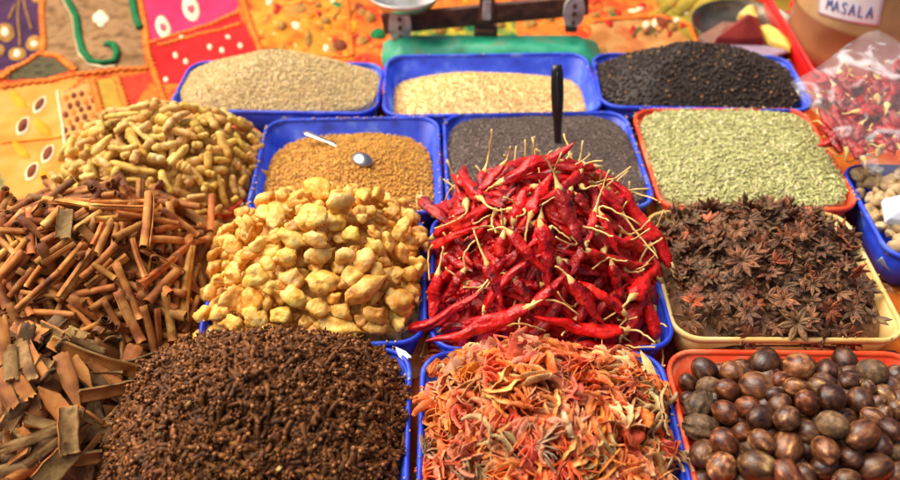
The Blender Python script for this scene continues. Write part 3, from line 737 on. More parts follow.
# ------------------------------------------------------------------ turmeric fingers
def turmeric_mesh(A, B, r, bend, seed):
    A, B = np.asarray(A), np.asarray(B); L = np.linalg.norm(B - A)
    side = unit(np.cross(B - A, CAM - A)); n = 13
    pts = bez(A, (A + B) / 2 + side * bend * L, B, n); t = np.linspace(0, 1, n)
    prof = 1 - .55 * np.abs(2 * t - 1) ** 7
    prof = prof * np.array([.92 + .13 * mnoise.noise((seed * 1.7, x * 4.5, 2.0)) for x in t]) * np.linspace(1.08, .86, n)
    def wob(tt, a): return 1 + .10 * mnoise.noise((math.cos(a) + seed, math.sin(a), tt * 6)) + .065 * math.sin(tt * L / .0009)
    return tube(pts, prof * r, 10, flat=.9, wob=wob)
TU = '105 117 140 113 7 0;127 110 150 104 8 0;130 123 153 142 8 .05;128 128 147 156 10 .12;148 157 165 160 11 0;115 133 128 123 9 0;92 155 112 135 9 0;108 147 138 145 8 .2;103 163 117 148 8 0;121 157 132 152 10 0;133 163 138 150 10 0;152 149 178 143 10 0;158 138 167 135 8 0;153 131 180 127 9 .05;157 118 168 122 13 0;100 122 102 132 9 0;167 165 178 153 9 0;95 158 110 168 8 -.1;88 145 87 152 7 0;110 162 147 168 9 .1;165 133 190 113 9 -.25;170 130 197 138 9 -.08;193 105 208 113 9 .1;208 113 217 128 10 .08;218 132 230 157 11 .05;227 132 229 123 7 0;192 122 200 133 9 0;198 137 208 134 7 0;235 133 242 148 7 0;233 148 247 159 8 0;170 165 188 145 9 0;185 162 207 157 9 .06;208 152 208 168 9 0;192 145 203 145 9 0;207 147 220 148 9 .3;232 162 240 168 10 0;213 160 230 160 8 0;195 170 228 170 11 0;250 167 270 175 7 0;237 120 253 128 10 0;195 115 207 125 8 0;178 163 190 170 12 0;228 118 243 125 9 0;248 135 258 143 9 0;247 153 255 162 8 0;213 135 217 140 8 0;88 165 88 187 10 0;93 160 113 172 9 -.12;118 167 112 188 9 .1;112 162 158 172 9 .08;122 180 143 180 7 0;153 177 142 193 8 0;162 170 173 193 9 .22;172 166 203 187 10 -.35;152 185 160 198 8 .1;118 188 127 185 8 0;100 183 102 193 8 0;68 178 80 190 9 0;70 190 88 192 8 0;90 193 97 200 6 0;75 165 70 174 8 0;182 177 198 178 7 0;218 175 227 207 8 .05;212 188 217 182 7 0;233 175 237 195 8 .2;233 202 238 197 8 0;168 202 187 200 8 0;187 198 207 195 7 0;185 207 208 203 7 .08;190 215 208 210 7 0;193 219 208 217 7 0;220 212 232 212 5 0;207 183 203 192 8 0;160 112 182 108 9 -.1;180 105 198 107 8 0;140 130 150 122 8 0;225 145 236 140 8 0;145 200 165 207 8 0;240 185 246 175 7 0;80 178 95 175 8 0;105 200 130 203 8 0;130 197 150 205 8 0;210 215 222 205 7 0;215 175 205 172 8 0;236 212 243 203 6 0;82 200 100 205 8 0'
ht = HP['B0']; pile = Pile(); TG = 'turmeric roots in the heap'
side3 = lambda u, v, u0, u1, names: names[0] if u < u0 else names[2] if u > u1 else names[1]
protoT = []
for k in range(6):
    L = random.uniform(.02, .036); v, f = turmeric_mesh((-L / 2, 0, 0), (L / 2, 0, 0), .0056, random.uniform(-.25, .25), k * 3.3)
    protoT.append(mesh_of('turmeric_root', v, f, True, [MAT['turmeric']]))
def fill(h, protos, name, n, depth, label, cat, group, tintf, rmax=.95, tilt=.4, zmin=.02, size=(.85, 1.15), ok=None):
    k = 0
    while k < n:
        x, y = h.sample(rmax); z = h.z(x, y) - depth * random.uniform(.7, 1.3)
        if z < zmin or not seen((x, y, z)) or (ok and not ok(x, y)): continue
        nr = np.array([h.normal(x, y)]); m = Matrix(rot_to(nr, tilt)[0].tolist())
        src = random.choice(protos)
        if isinstance(src, bpy.types.Mesh):
            o = link(name, src, None, (x, y, z), m.to_euler()); o.scale = (random.uniform(*size),) * 3
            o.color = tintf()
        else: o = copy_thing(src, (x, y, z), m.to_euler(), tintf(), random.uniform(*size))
        tag(o, label, cat, group); k += 1
crumbs('turmeric_crumbs', 'B0', MAT['turmeric'], 'broken turmeric bits lying deep inside the yellow heap', 'turmeric bits')
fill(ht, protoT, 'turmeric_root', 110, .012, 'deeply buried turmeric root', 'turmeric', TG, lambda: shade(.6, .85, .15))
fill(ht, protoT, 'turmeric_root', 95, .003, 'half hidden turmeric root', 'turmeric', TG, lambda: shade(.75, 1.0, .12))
for i, q in enumerate(TU.split(';')):
    a, b, c, d, w, bd = map(float, q.split()); r = w * mpp(ht.hit((a + c) / 2, max(112, (b + d) / 2))) * .5
    M0 = ht.hit((a + c) / 2, max(112, (b + d) / 2), r * .5); A, B = hitnear(ht, a, b, r * .8, M0), hitnear(ht, c, d, r * .8, M0)
    P = pile.settle(chain(A, B, r), r * .8, .4, 1.6); pile.push(P, r * .8); A, B = P[0], P[-1]
    v, f = turmeric_mesh(A, B, r, bd, i * 1.3); o0 = (A + B) / 2
    o = link('turmeric_root', mesh_of('turmeric_root', [p - o0 for p in map(np.asarray, v)], f, True, [MAT['turmeric']]), None, o0)
    pale = random.random() < .35; o.color = (random.uniform(.92, 1.02),) * 2 + (random.uniform(.9, 1.25) if pale else random.uniform(.6, .85), 1)
    L = math.hypot(a - c, b - d)
    lab = ('long ' if L > 27 else 'short ' if L < 16 else '') + ('bent ' if abs(bd) > .11 else '') + ('chalky ' if pale else 'yellow ') + 'turmeric root ' + \
        ('on the crest of its heap' if b < 122 else side3(a, b, 115, 205, ['at the cloth side', 'mid heap', 'near the blue tray wall']) if b < 172 else side3(a, b, 115, 205, ['low at the cloth side', 'just above the cinnamon', 'low by the blue tray'])) + ', pointing ' + dirword((a, b), (c, d))
    if i == 38: lab = 'turmeric root lying across the rim of the blue tray with the spoon'
    tag(o, lab, 'turmeric', TG)

# ------------------------------------------------------------------ cinnamon quills
def quill_mesh(A, B, r, seed):
    A, B = np.asarray(A), np.asarray(B); L = np.linalg.norm(B - A); rng = random.Random(seed)
    n = 9; mid = (A + B) / 2 + unit(np.cross(B - A, CAM - A)) * rng.uniform(-.04, .04) * L
    P, T, N, Bv = frames(bez(A, mid, B, n)); k = 26; a0 = rng.uniform(0, 6.28); turns = rng.uniform(1.5, 2.2) * 2 * math.pi
    v, f = [], []
    dbl = rng.random() < .5
    for i in range(n):
        t = i / (n - 1); taper = 1 + .12 * (t - .5) * rng.choice([1, -1])
        for j in range(k):
            s = j / (k - 1); th = a0 + turns * s; rr = r * taper * (.30 + .70 * s ** .8) * (1 + .05 * mnoise.noise((seed, th, t * 3)) + .03 * mnoise.noise((seed, th * 2, t * 14)))
            for w in (0, 1):
                q = rr - w * r * .13
                e = (.05 * r * (1 if i == n - 1 else -1) * mnoise.noise((seed, th * 3, 5)) * 4) if i in (0, n - 1) else 0
                v.append(P[i] + N[i] * q * math.cos(th) + Bv[i] * q * math.sin(th) * .92 + T[i] * e)
    S = 2 * k
    for i in range(n - 1):
        for j in range(k - 1):
            a = i * S + 2 * j
            f.append((a, a + 2, a + S + 2, a + S)); f.append((a + 1, a + S + 1, a + S + 3, a + 3))
        for a in (i * S, i * S + 2 * (k - 1)): f.append((a, a + S, a + S + 1, a + 1))
    for i in (0, n - 1):
        for j in range(k - 1):
            a = i * S + 2 * j; f.append((a, a + 1, a + 3, a + 2))
    return v, f
def slab_mesh(A, B, w, seed, arc=None, thick=.0022, pointed=False, flip=False):
    A, B = np.asarray(A), np.asarray(B); L = np.linalg.norm(B - A); rng = random.Random(seed)
    T = unit(B - A); up = unit(CAM - (A + B) / 2); up = unit(up - T * np.dot(up, T)); S = np.cross(T, up)
    roll = rng.uniform(-.5, .5); up, S = up * math.cos(roll) + S * math.sin(roll), S * math.cos(roll) - up * math.sin(roll)
    arc = arc if arc is not None else rng.uniform(.5, 1.7); sg = -1 if flip else 1
    n, k = 12, 9; v, f, m = [], [], []; bow = rng.uniform(-.05, .08)
    for i in range(n):
        t = i / (n - 1); ww = w * (1 + .12 * mnoise.noise((seed, t * 4, 0)) + .05 * mnoise.noise((seed, t * 17, 3)))
        if pointed: ww *= 1 - .85 * max(0, t - .55) / .45
        c = A + (B - A) * t + up * bow * L * math.sin(math.pi * t)
        for j in range(k):
            s = j / (k - 1) - .5; th = arc * s; rad = ww / max(arc, .2)
            x = rad * math.sin(th) if arc > .2 else ww * s; h = -rad * (1 - math.cos(th)) * sg
            e = T * (.0035 * mnoise.noise((seed, s * 5, 8.0 + t)) * (1 if i in (0, n - 1) else .2))
            nz = .0007 * mnoise.noise((seed + s * 3, t * 9, 1))
            p = c + S * x + up * (h + nz) + e; nn = unit(up * math.cos(th) + S * math.sin(th) * sg)
            v.append(p); v.append(p - nn * thick)
    Q = 2 * k
    for i in range(n - 1):
        for j in range(k - 1):
            a = i * Q + 2 * j
            f.append((a, a + 2, a + Q + 2, a + Q)); m.append(0); f.append((a + 1, a + Q + 1, a + Q + 3, a + 3)); m.append(1)
        for a in (i * Q, i * Q + 2 * (k - 1)): f.append((a, a + Q, a + Q + 1, a + 1)); m.append(1)
    for i in (0, n - 1):
        for j in range(k - 1):
            a = i * Q + 2 * j; f.append((a, a + 1, a + 3, a + 2)); m.append(1)
    return v, f, m
CI = '31 209 32 255 12;58 212 47 223 10;54 225 40 230 9;58 234 46 240 10;56 201 92 207 8;90 207 146 209 9;90 202 145 201 8;142 216 106 219 9;149 193 144 247 13;94 217 72 232 9;69 240 45 257 10;72 245 50 259 7;81 247 59 273 12;90 254 68 286 13;102 225 95 240 8;110 226 100 249 9;116 226 114 243 8;122 225 123 240 6;117 245 81 278 11;127 256 86 287 11;133 242 142 268 7;192 241 140 285 11;191 247 183 322 12;178 271 148 303 12;163 275 138 302 9;118 268 134 306 9;117 292 141 342 13;103 300 129 342 8;165 296 171 329 10;198 267 205 294 9;213 249 214 270 8;175 285 174 312 10;144 310 152 342 9;157 312 159 342 8;180 327 161 346 9;112 287 81 293 9;21 292 77 299 6;31 271 15 290 8;56 275 27 300 9;21 254 2 275 10;25 242 2 272 10;27 257 12 274 8;25 231 4 230 8;0 240 12 251 8;88 300 102 317 7;104 321 83 331 8;71 315 38 313 9;71 306 88 323 7;115 346 155 346 8;169 215 190 230 8;212 203 211 224 8;220 213 217 228 7;179 241 152 240 10;145 251 173 267 8;140 226 121 236 10;8 236 15 249 6;40 268 30 282 8;0 255 14 245 8;60 300 45 285 9;95 265 110 275 7;155 230 175 226 9;130 215 165 221 8;180 245 200 240 8;150 285 140 275 8;190 300 200 315 8;185 330 195 305 8;110 260 100 270 8;20 215 10 225 9;65 222 80 213 8;0 222 20 238 8;160 262 182 258 8;200 225 216 238 7'
SLABS = '66 209 63 238 14 0 1;223 232 169 235 7 1 0;83 337 121 338 6 0 0;48 200 100 199 8 1 0;75 250 92 262 8 1 0;153 240 148 275 4 1 0'
hq = HP['C0']; pile = Pile(); QG = 'cinnamon sticks in the heap'
def qlab(a, b, c, d, kind):
    place = ('on the crest beneath the turmeric' if b < 222 else side3(a, b, 60, 165, ['toward the left edge', 'mid heap', 'by the yellow fruits']) if b < 285 else side3(a, b, 60, 130, ['next to the green bark', 'above the bark slabs', 'by the blue tray corner']))
    return kind + ' ' + place + ', pointing ' + dirword((a, b), (c, d))
protoQ = []
for k in range(6):
    L = random.uniform(.055, .085); v, f = quill_mesh((-L / 2, 0, 0), (L / 2, 0, 0), random.uniform(.0042, .0058), 70 + k)
    protoQ.append(mesh_of('cinnamon_stick', v, f, True, [MAT['cinnamon']]))
crumbs('cinnamon_crumbs', 'C0', MAT['cinnamon'], 'broken cinnamon bits lying deep inside the stick heap', 'cinnamon bits')
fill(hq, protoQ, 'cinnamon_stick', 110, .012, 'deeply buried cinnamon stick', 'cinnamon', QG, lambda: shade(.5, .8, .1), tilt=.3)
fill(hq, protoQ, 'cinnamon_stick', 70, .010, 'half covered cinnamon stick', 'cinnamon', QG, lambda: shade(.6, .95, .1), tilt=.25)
def add_quill(h, a, b, c, d, w, seed, name, lab, grp, slab=None, pt=0, fl=0, thick=.0022, lift=.8):
    r = w * mpp(h.hit((a + c) / 2, (b + d) / 2)) * .5
    M0 = h.hit((a + c) / 2, (b + d) / 2, r * .5); A, B = hitnear(h, a, b, r * lift, M0), hitnear(h, c, d, r * lift, M0)
    P = pile.settle(chain(A, B, r), r * .8 if not slab else r * .45, .4, 2.0); pile.push(P, r * .8 if not slab else r * .4); A, B = P[0], P[-1]
    o0 = (A + B) / 2
    if slab: v, f, m = slab_mesh(A, B, r * 2, seed, pointed=bool(pt), flip=bool(fl), thick=thick); mats = [MAT['bark_outer'], MAT['bark_inner']] if slab == 'g' else [MAT['bark_inner'], MAT['bark_outer']] if slab == 'o' else [MAT['cinnamon'], MAT['bark_inner']]
    else: v, f = quill_mesh(A, B, r, seed); m = None; mats = [MAT['cinnamon']]
    o = link(name, mesh_of(name, [p - o0 for p in map(np.asarray, v)], f, True, mats, m), None, o0)
    if slab:
        o.modifiers.new('bevel', 'BEVEL').width = .0004
    t = random.uniform(.82, 1.2); o.color = (t, t * random.uniform(.92, 1.04), t * random.uniform(.85, 1.05), 1)
    tag(o, lab, 'cinnamon' if 'cinnamon' in name else 'bark', grp); return o
for i, q in sorted(enumerate(CI.split(';')), key=lambda z: (lambda w: math.hypot(w[0] - w[2], w[1] - w[3]))([float(t) for t in z[1].split()])):
    a, b, c, d, w = map(float, q.split()); L = math.hypot(a - c, b - d)
    if L < 42: k_ = (1.0 if b < 218 else .35); ex, ey = (c - a) * .35, (d - b) * .35; a, b, c, d = a - ex * k_, b - ey * k_, c + ex, d + ey
    lab = 'thick cinnamon stick standing out alone at the top of its heap' if i == 8 else qlab(a, b, c, d, ('thick ' if w > 10.5 else 'thin ' if w < 8 else '') + ('long ' if L > 50 else '') + 'cinnamon stick')
    add_quill(hq, a, b, c, d, w * .94, i, 'cinnamon_stick', lab, QG)
for i, q in enumerate(SLABS.split(';')):
    a, b, c, d, w, pt, fl = map(float, q.split())
    add_quill(hq, a, b, c, d, w, 300 + i, 'cinnamon_sliver', qlab(a, b, c, d, 'flat sliver of cinnamon bark'), 'flat cinnamon slivers', 'g' if i == 0 else 'c', pt, fl, .0012)

# ------------------------------------------------------------------ broken cassia bark
BK = '0 315 6 365 14 0 o;6 279 4 310 16 0 g;15 300 8 327 12 0 g;31 306 52 327 16 1 o;19 323 40 332 18 0 o;6 329 22 317 6 0 o;10 349 12 374 14 0 g;19 343 21 364 8 0 g;23 347 31 374 12 0 g;42 330 58 338 17 0 g;70 329 84 335 12 0 g;71 357 92 388 13 1 o;94 363 115 380 11 0 o;0 375 12 402 12 0 o;15 377 28 394 14 0 o;60 428 31 420 10 0 g;60 440 25 465 9 0 g;79 411 100 424 8 1 g;92 459 88 482 9 0 g;4 430 47 358 15 0 g;62 415 42 392 22 1 o;69 413 70 447 18 0 g;60 428 0 451 11 0 g;135 386 79 397 12 0 o;60 353 80 412 17 1 o;75 447 40 484 22 0 g;71 445 10 482 13 0 o;96 457 71 459 12 0 o;129 399 83 457 7 0 o;133 397 104 445 6 0 o;150 400 123 432 13 0 o;50 341 137 371 13 0 o;100 350 75 341 8 0 g;110 420 125 405 10 0 g;20 405 0 425 13 0 g;30 440 20 430 10 0 o;0 470 30 462 12 0 g;105 470 118 440 9 0 g;45 375 30 350 10 0 o'
hb = HP['D0']; pile = Pile(); BG = 'pieces of broken bark in the heap'
protoB = []
for k in range(6):
    L = random.uniform(.04, .06); v, f, m = slab_mesh((-L / 2, 0, 0), (L / 2, 0, 0), random.uniform(.01, .016), 170 + k)
    protoB.append(mesh_of('bark_piece', v, f, True, [MAT['bark_outer'], MAT['bark_inner']] if k % 2 else [MAT['bark_inner'], MAT['bark_outer']], m))
crumbs('bark_crumbs', 'D0', MAT['bark_inner'], 'bark crumbs lying deep inside the bark heap', 'bark crumbs', .03)
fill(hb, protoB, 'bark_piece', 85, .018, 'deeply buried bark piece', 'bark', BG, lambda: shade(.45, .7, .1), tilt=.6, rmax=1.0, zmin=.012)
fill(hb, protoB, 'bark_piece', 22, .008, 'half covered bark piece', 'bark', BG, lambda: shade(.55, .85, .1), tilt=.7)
for i, q in sorted(enumerate(BK.split(';')), key=lambda z: (lambda w: math.hypot(w[0] - w[2], w[1] - w[3]))([float(t) for t in z[1].split()[:5]])):
    q = q.split(); a, b, c, d, w, pt = map(float, q[:6])
    if math.hypot(a - c, b - d) < 36: ex, ey = (c - a) * .2, (d - b) * .2; a, b, c, d = a - ex, b - ey, c + ex, d + ey
    place = 'beneath the cinnamon' if b < 345 else side3((a + c) / 2, b, 45, 95, ['at the left edge', 'mid bark heap', 'beside the cloves']) if b < 425 else side3((a + c) / 2, b, 45, 95, ['at the lower left', 'low in the bark heap', 'low beside the cloves'])
    lab = 'long tan slab of bark lying uppermost below the cinnamon' if i == 31 else ('wide ' if w > 15 else 'narrow ' if w < 10 else '') + ('greenish grey' if q[6] == 'g' else 'orange brown') + ' bark piece ' + place + ', pointing ' + dirword((a, b), (c, d))
    add_quill(hb, a, b, c, d, w, 400 + i, 'bark_piece', lab, BG, q[6], pt, i % 2, .0022, .9)

# ------------------------------------------------------------------ pale yellow dried fruits
i3v, i3f = ico(3)
def fruit_mesh(lx, ly, lz, seed, stub=False):
    V = []; rg = random.Random(int(seed * 10)); pl = []
    for _ in range(8):
        nv = unit((rg.gauss(0, 1), rg.gauss(0, 1), rg.gauss(0, 1))); pl.append((nv, rg.uniform(.50, .88)))
    dn = [(unit((rg.gauss(0, 1), rg.gauss(0, 1), rg.gauss(0, 1))), rg.uniform(.25, .55)) for _ in range(3)]
    for p in i3v:
        n1 = mnoise.noise((p[0] * 1.1 + seed, p[1] * 1.1, p[2] * 1.1)); n2 = mnoise.noise((p[0] * 2.6, p[1] * 2.6 + seed, p[2] * 2.6)); n3 = mnoise.noise((p[0] * 6 + seed, p[1] * 6, p[2] * 6))
        cut = sum((max(float(np.dot(nv, p)), 0.0) / dd) ** 14 for nv, dd in pl); q = (1.0 + cut) ** (-1 / 14) * 1.22 + .14 * n1 + .16 * n2 - .18 * max(0, .22 - abs(n2)) * 2 + .10 * n3 - .22 * max(0, .14 - abs(n3)) * 2
        q -= sum(dd * max(0.0, (float(np.dot(nv, p)) - .62) / .38) ** 1.3 for nv, dd in dn)
        x, y, z = p[0] * q, p[1] * q, p[2] * q
        if stub and p[0] > .93: x *= 1.0 + (p[0] - .93) / .07 * .5; y *= .55; z *= .55
        V.append((x * lx, y * ly, z * lz))
    return mesh_of('dried_fruit', V, i3f, True, [MAT['fruit']])
FR = '226 223 252 221 9 0;247 231 247 232 19 0;238 226 252 238 16 0;233 243 233 244 19 0;262 204 265 225 17 0;276 204 274 224 18 0;289 204 307 199 13 2;291 224 294 228 14 1;305 220 306 222 25 0;282 234 296 240 18 0;300 236 331 242 19 4;231 258 267 251 14 2;258 265 307 253 17 0;263 240 290 230 12 0;307 187 331 196 20 3;313 214 314 216 26 0;336 206 350 204 23 0;334 227 338 218 17 0;347 234 356 235 18 3;362 218 364 219 12 0;369 210 371 211 14 1;374 196 384 195 17 0;391 213 394 214 16 1;407 218 408 219 17 4;394 231 404 227 21 0;416 236 420 238 17 0;373 231 374 232 14 0;371 247 375 245 20 0;387 242 390 243 19 0;402 250 402 258 19 0;416 260 417 262 15 0;362 262 368 258 22 0;340 256 352 256 17 0;305 262 330 250 18 0;383 258 384 259 14 0;303 197 306 195 15 2;362 196 364 196 16 0;354 249 356 250 10 1;216 280 218 278 16 0;228 273 240 272 19 0;250 278 264 275 22 0;292 276 294 280 23 0;220 318 243 284 21 0;199 312 206 314 17 0;252 289 254 312 18 2;264 289 276 289 15 0;279 286 307 308 18 0;245 318 261 318 20 4;273 314 284 314 21 0;200 335 210 333 20 0;222 324 238 322 18 0;303 322 304 323 15 0;211 293 213 292 15 0;240 310 242 312 13 1;309 282 333 286 25 0;330 300 338 297 16 2;349 274 357 278 18 0;341 305 384 278 22 0;360 309 391 289 13 1;392 275 400 277 18 0;408 276 416 275 17 0;392 306 408 297 21 1;398 312 413 306 17 3;370 311 384 318 19 1;361 330 388 328 15 1;322 325 350 330 22 0;337 308 350 315 15 0;304 311 320 331 7 0;308 329 314 330 13 0;398 323 400 325 15 0;303 303 306 302 17 0;358 320 362 321 13 1;416 267 418 268 12 0;312 306 326 309 20 0;414 292 416 302 7 0;262 330 280 328 16 0;285 255 292 262 15 0;265 262 272 266 14 0;340 283 346 281 14 1;376 270 380 272 15 0;322 232 326 228 12 1;410 240 412 245 13 1;425 240 426 250 10 0;252 245 262 243 13 0;228 243 224 240 12 0'
hf = HP['C1']; pile = Pile(); FG = 'pale dried fruits in the heap'
TINT = [(1, 1, 1, 1), (.72, .62, .5, 1), (1, .78, .5, 1), (1.0, .94, .62, 1), (1.06, 1.1, 1.2, 1)]
protoF = [fruit_mesh(.010, .0085, .007, k * 5.1, k % 3 == 0) for k in range(8)]
crumbs('fruit_crumbs', 'C1', MAT['fruit'], 'broken fruit bits lying deep inside the pale yellow heap', 'fruit bits')
fill(hf, protoF, 'dried_fruit', 110, .015, 'half buried dried fruit', 'dried fruit', FG, lambda: random.choice([(.8, .72, .6, 1), (.9, .85, .75, 1), (.7, .6, .5, 1)]), zmin=.03)
fill(hf, protoF, 'dried_fruit', 90, .003, 'small dried fruit between larger ones', 'dried fruit', FG, lambda: random.choice([(.95, .87, .75, 1), (1, .95, .85, 1), (.8, .7, .6, 1)]), size=(.75, 1.0))
for i, q in enumerate(FR.split(';')):
    a, b, c, d, w, tn = map(float, q.split()); L = math.hypot(a - c, b - d) + w * .55
    s = mpp(hf.hit(a, b)); r = w * s * .5; long_ = L > w * 1.25
    M0 = hf.hit((a + c) / 2, (b + d) / 2 + 3, r * .5); A, B = hitnear(hf, a, b, r * .75, M0, .05), hitnear(hf, c, d, r * .75, M0, .05); P = pile.settle(chain(A, B, r), r * .7, .45, 1.2); pile.push(P, r * .7)
    r *= .97; c0 = P.mean(0); X = unit(B - A) if L > w * 1.1 else unit(np.array([RNG.normal(), RNG.normal(), .3])); up = unit(CAM - c0); Z = unit(up - X * np.dot(up, X)); Y = np.cross(Z, X)
    ll = min(max(L * s * .52, r * 1.0), r * 1.75)
    o = link('dried_fruit', fruit_mesh(ll, r * 1.08, r * random.uniform(.62, .85), i * 2.7 + 50, i % 4 == 1), None, c0, Matrix(np.stack([X, Y, Z], 1).tolist()).to_euler())
    o.color = tuple(random.uniform(.93, 1.05) * x for x in TINT[int(tn)][:3]) + (1,)
    col = ['pale yellow', 'dull brown', 'orange', 'bright yellow', 'creamy white'][int(tn)]
    place = 'against the orange brown seeds' if b < 215 else side3(a, b, 255, 370, ['by the cinnamon side', 'mid heap', 'by the chillies']) if b < 280 else side3(a, b, 255, 355, ['at the blue tray corner', 'just above the cloves', 'at the front blue rim'])
    tag(o, ('large ' if w > 20.5 else 'small ' if w < 14 else '') + ('long ' if long_ else 'round ') + col + ' dried fruit ' + place, 'dried fruit', FG)
# ------------------------------------------------------------------ star anise
def anise_mesh(R0, n, seed, drop=()):
    rng = random.Random(seed); mb = MB()
    for k in range(n):
        if k in drop: continue
        a = 2 * math.pi * k / n + rng.uniform(-.12, .12); L = R0 * rng.uniform(.82, 1.08); tilt = rng.uniform(-.05, .35); ca, sa = math.cos(a), math.sin(a)
        gape = rng.uniform(.25, 1.0); rings = []; m = 7
        for i in range(m):
            t = i / (m - 1); x = R0 * .06 + L * t
            wd = R0 * .20 * (math.sin(math.pi * min(1, t * .9 + .12)) ** .8) * (1 if t < .95 else .35); hg = R0 * .30 * (math.sin(math.pi * min(1, t * .82 + .16)) ** .9)
            zb = -hg * .55 + x * tilt; zt = hg * .45 + x * tilt + (R0 * .10 if t > .9 else 0); sl = wd * .55 * gape * math.sin(math.pi * t)
            rings.append([(x, 0, zb), (x, -wd * .8, zb + hg * .35), (x, -wd, zb + hg * .7), (x, -sl - wd * .12, zt), (x, -sl * .4, zt - hg * .42 * gape), (x, sl * .4, zt - hg * .42 * gape), (x, sl + wd * .12, zt), (x, wd, zb + hg * .7), (x, wd * .8, zb + hg * .35)])
        v = [(p[0] * ca - p[1] * sa, p[0] * sa + p[1] * ca, p[2]) for r in rings for p in r]; q = 9; f = []
        for i in range(m - 1):
            for j in range(q):
                j2 = (j + 1) % q; f.append((i * q + j, i * q + j2, (i + 1) * q + j2, (i + 1) * q + j))
        f.append(tuple(range(q))[::-1]); f.append(tuple(range((m - 1) * q, m * q)))
        mb.add(v, f)
        if rng.random() < .45:
            c = (R0 * .06 + L * .5); sv = [(p[0] * R0 * .17 + c, p[1] * R0 * .10, p[2] * R0 * .09 + c * tilt + R0 * .05) for p in iv]
            mb.add([(p[0] * ca - p[1] * sa, p[0] * sa + p[1] * ca, p[2]) for p in sv], [tuple(t) for t in if_], 1)
    mb.tube([(0, 0, R0 * .02), (0, 0, -R0 * .28), (R0 * .08, 0, -R0 * .7)] if seed % 2 else [(0, 0, R0 * .05), (0, 0, -R0 * .3)], [R0 * .14, R0 * .07, R0 * .05] if seed % 2 else [R0 * .14, R0 * .06], 6)
    return mesh_of('star_anise', mb.v, mb.f, True, [MAT['anise'], MAT['anise_seed']], mb.m)
protoA = [anise_mesh(.0135, 8, 1), anise_mesh(.0125, 8, 2, (3,)), anise_mesh(.0135, 8, 3, (1, 2, 6)), anise_mesh(.012, 7, 4), anise_mesh(.0125, 8, 5, (0, 1, 2, 3, 4)), anise_mesh(.014, 9, 6), anise_mesh(.012, 8, 7, (0, 1, 2, 5, 6, 7)), anise_mesh(.0115, 8, 8, (2, 3, 4, 5))]
crumbs('anise_crumbs', 'C3', MAT['anise'], 'broken star anise bits lying deep inside the cream tray', 'anise bits', .007, True)
h3 = HP['C3']; AG = 'star anise in the cream tray'
def anise_tint():
    q = random.random()
    return (1.5, .85, .62, 1) if q < .16 else (1.15, .95, .8, 1) if q < .45 else (.75, .72, .62, 1) if q < .8 else (.85, .95, .7, 1)
fill(h3, protoA, 'star_anise', 92, .008, 'half buried star anise', 'star anise', AG, lambda: tuple(.62 * c for c in anise_tint()[:3]) + (1,), tilt=1.2, zmin=.02)
heroes = []
AN = '742 261 19 0 0 face up;749 219 13 1 2 edge on;737 230 13 0 0 face up;708 221 14 2 4 tilted;688 233 10 2 7 tilted;693 303 14 2 2 tilted;690 320 16 1 0 face up;733 329 10 1 6 broken;748 313 14 0 0 face up;768 298 17 0 4 broken;784 300 15 0 0 face up;797 323 21 3 0 face up;812 300 14 1 6 edge on;853 311 15 1 0 face up;842 329 11 0 3 face up;839 293 14 1 2 face up;857 271 14 2 3 tilted;890 287 9 1 7 tilted;830 269 10 1 2 tilted;775 262 15 2 4 tilted;720 300 10 0 1 tilted;665 288 9 0 3 tilted'
hx = [tuple(map(float, q.split()[:2])) for q in AN.split(';')]
k = 0
while k < 183:
    x, y = h3.sample(1.0); p = np.array([x, y, h3.z(x, y) + random.uniform(-.003, .004)]); u, v = proj(p)
    if not seen(p) or any(math.hypot(u - a, v - b) < 10 for a, b in hx): continue
    m = Matrix(rot_to(np.array([h3.normal(x, y)]), .75)[0].tolist())
    src = random.choice(protoA); t = anise_tint(); b = random.uniform(.7, 1.1)
    o = link('star_anise', src, None, p, m.to_euler()); o.scale = (random.uniform(.72, 1.0),) * 3; o.color = (t[0] * b, t[1] * b, t[2] * b, 1)
    whole = len(src.vertices) > 430
    tag(o, ('reddish ' if t[0] > 1.4 else 'greenish ' if t[1] > t[0] else 'dark ' if t[0] < .8 else 'brown ') + ('' if whole else 'broken ') + 'star anise ' + ('at the fennel side' if v < 225 else 'toward the front rim' if v > 300 else 'by the chillies' if u < 705 else 'near the far cream wall' if u > 830 else 'mid heap'), 'star anise', AG); k += 1
for i, q in enumerate(AN.split(';')):
    q = q.split(' ', 5); u, v, r, tn, sh = float(q[0]), float(q[1]), float(q[2]), int(q[3]), int(q[4])
    p = h3.hit(u, v, .007); nr = unit(h3.normal(p[0], p[1]) * .6 + unit(CAM - p) * .6)
    m = Matrix(rot_to(np.array([nr]), {'f': .12, 't': .5, 'e': .9, 'b': .3}[q[5][0]])[0].tolist())
    o = link('star_anise', protoA[sh], None, p, m.to_euler()); o.scale = (r * mpp(p) / .0135,) * 3
    b = 1.15; t = [(1.12, .98, .84), (.9, .86, .74), (1.75, .85, .55), (.85, .92, .7)][tn]; o.color = tuple(c * b for c in t) + (1,)
    tag(o, ('large ' if r > 16 else 'small ' if r < 11 else '') + ['tan', 'dark', 'reddish', 'greenish'][tn] + ' star anise, ' + q[5] + ', ' + ('near the fennel tray' if v < 235 else 'just behind the nutmeg tray' if v > 308 else 'toward the cream tray wall' if u > 825 else 'at the chilli side' if u < 712 else 'in the middle of its tray'), 'star anise', AG)

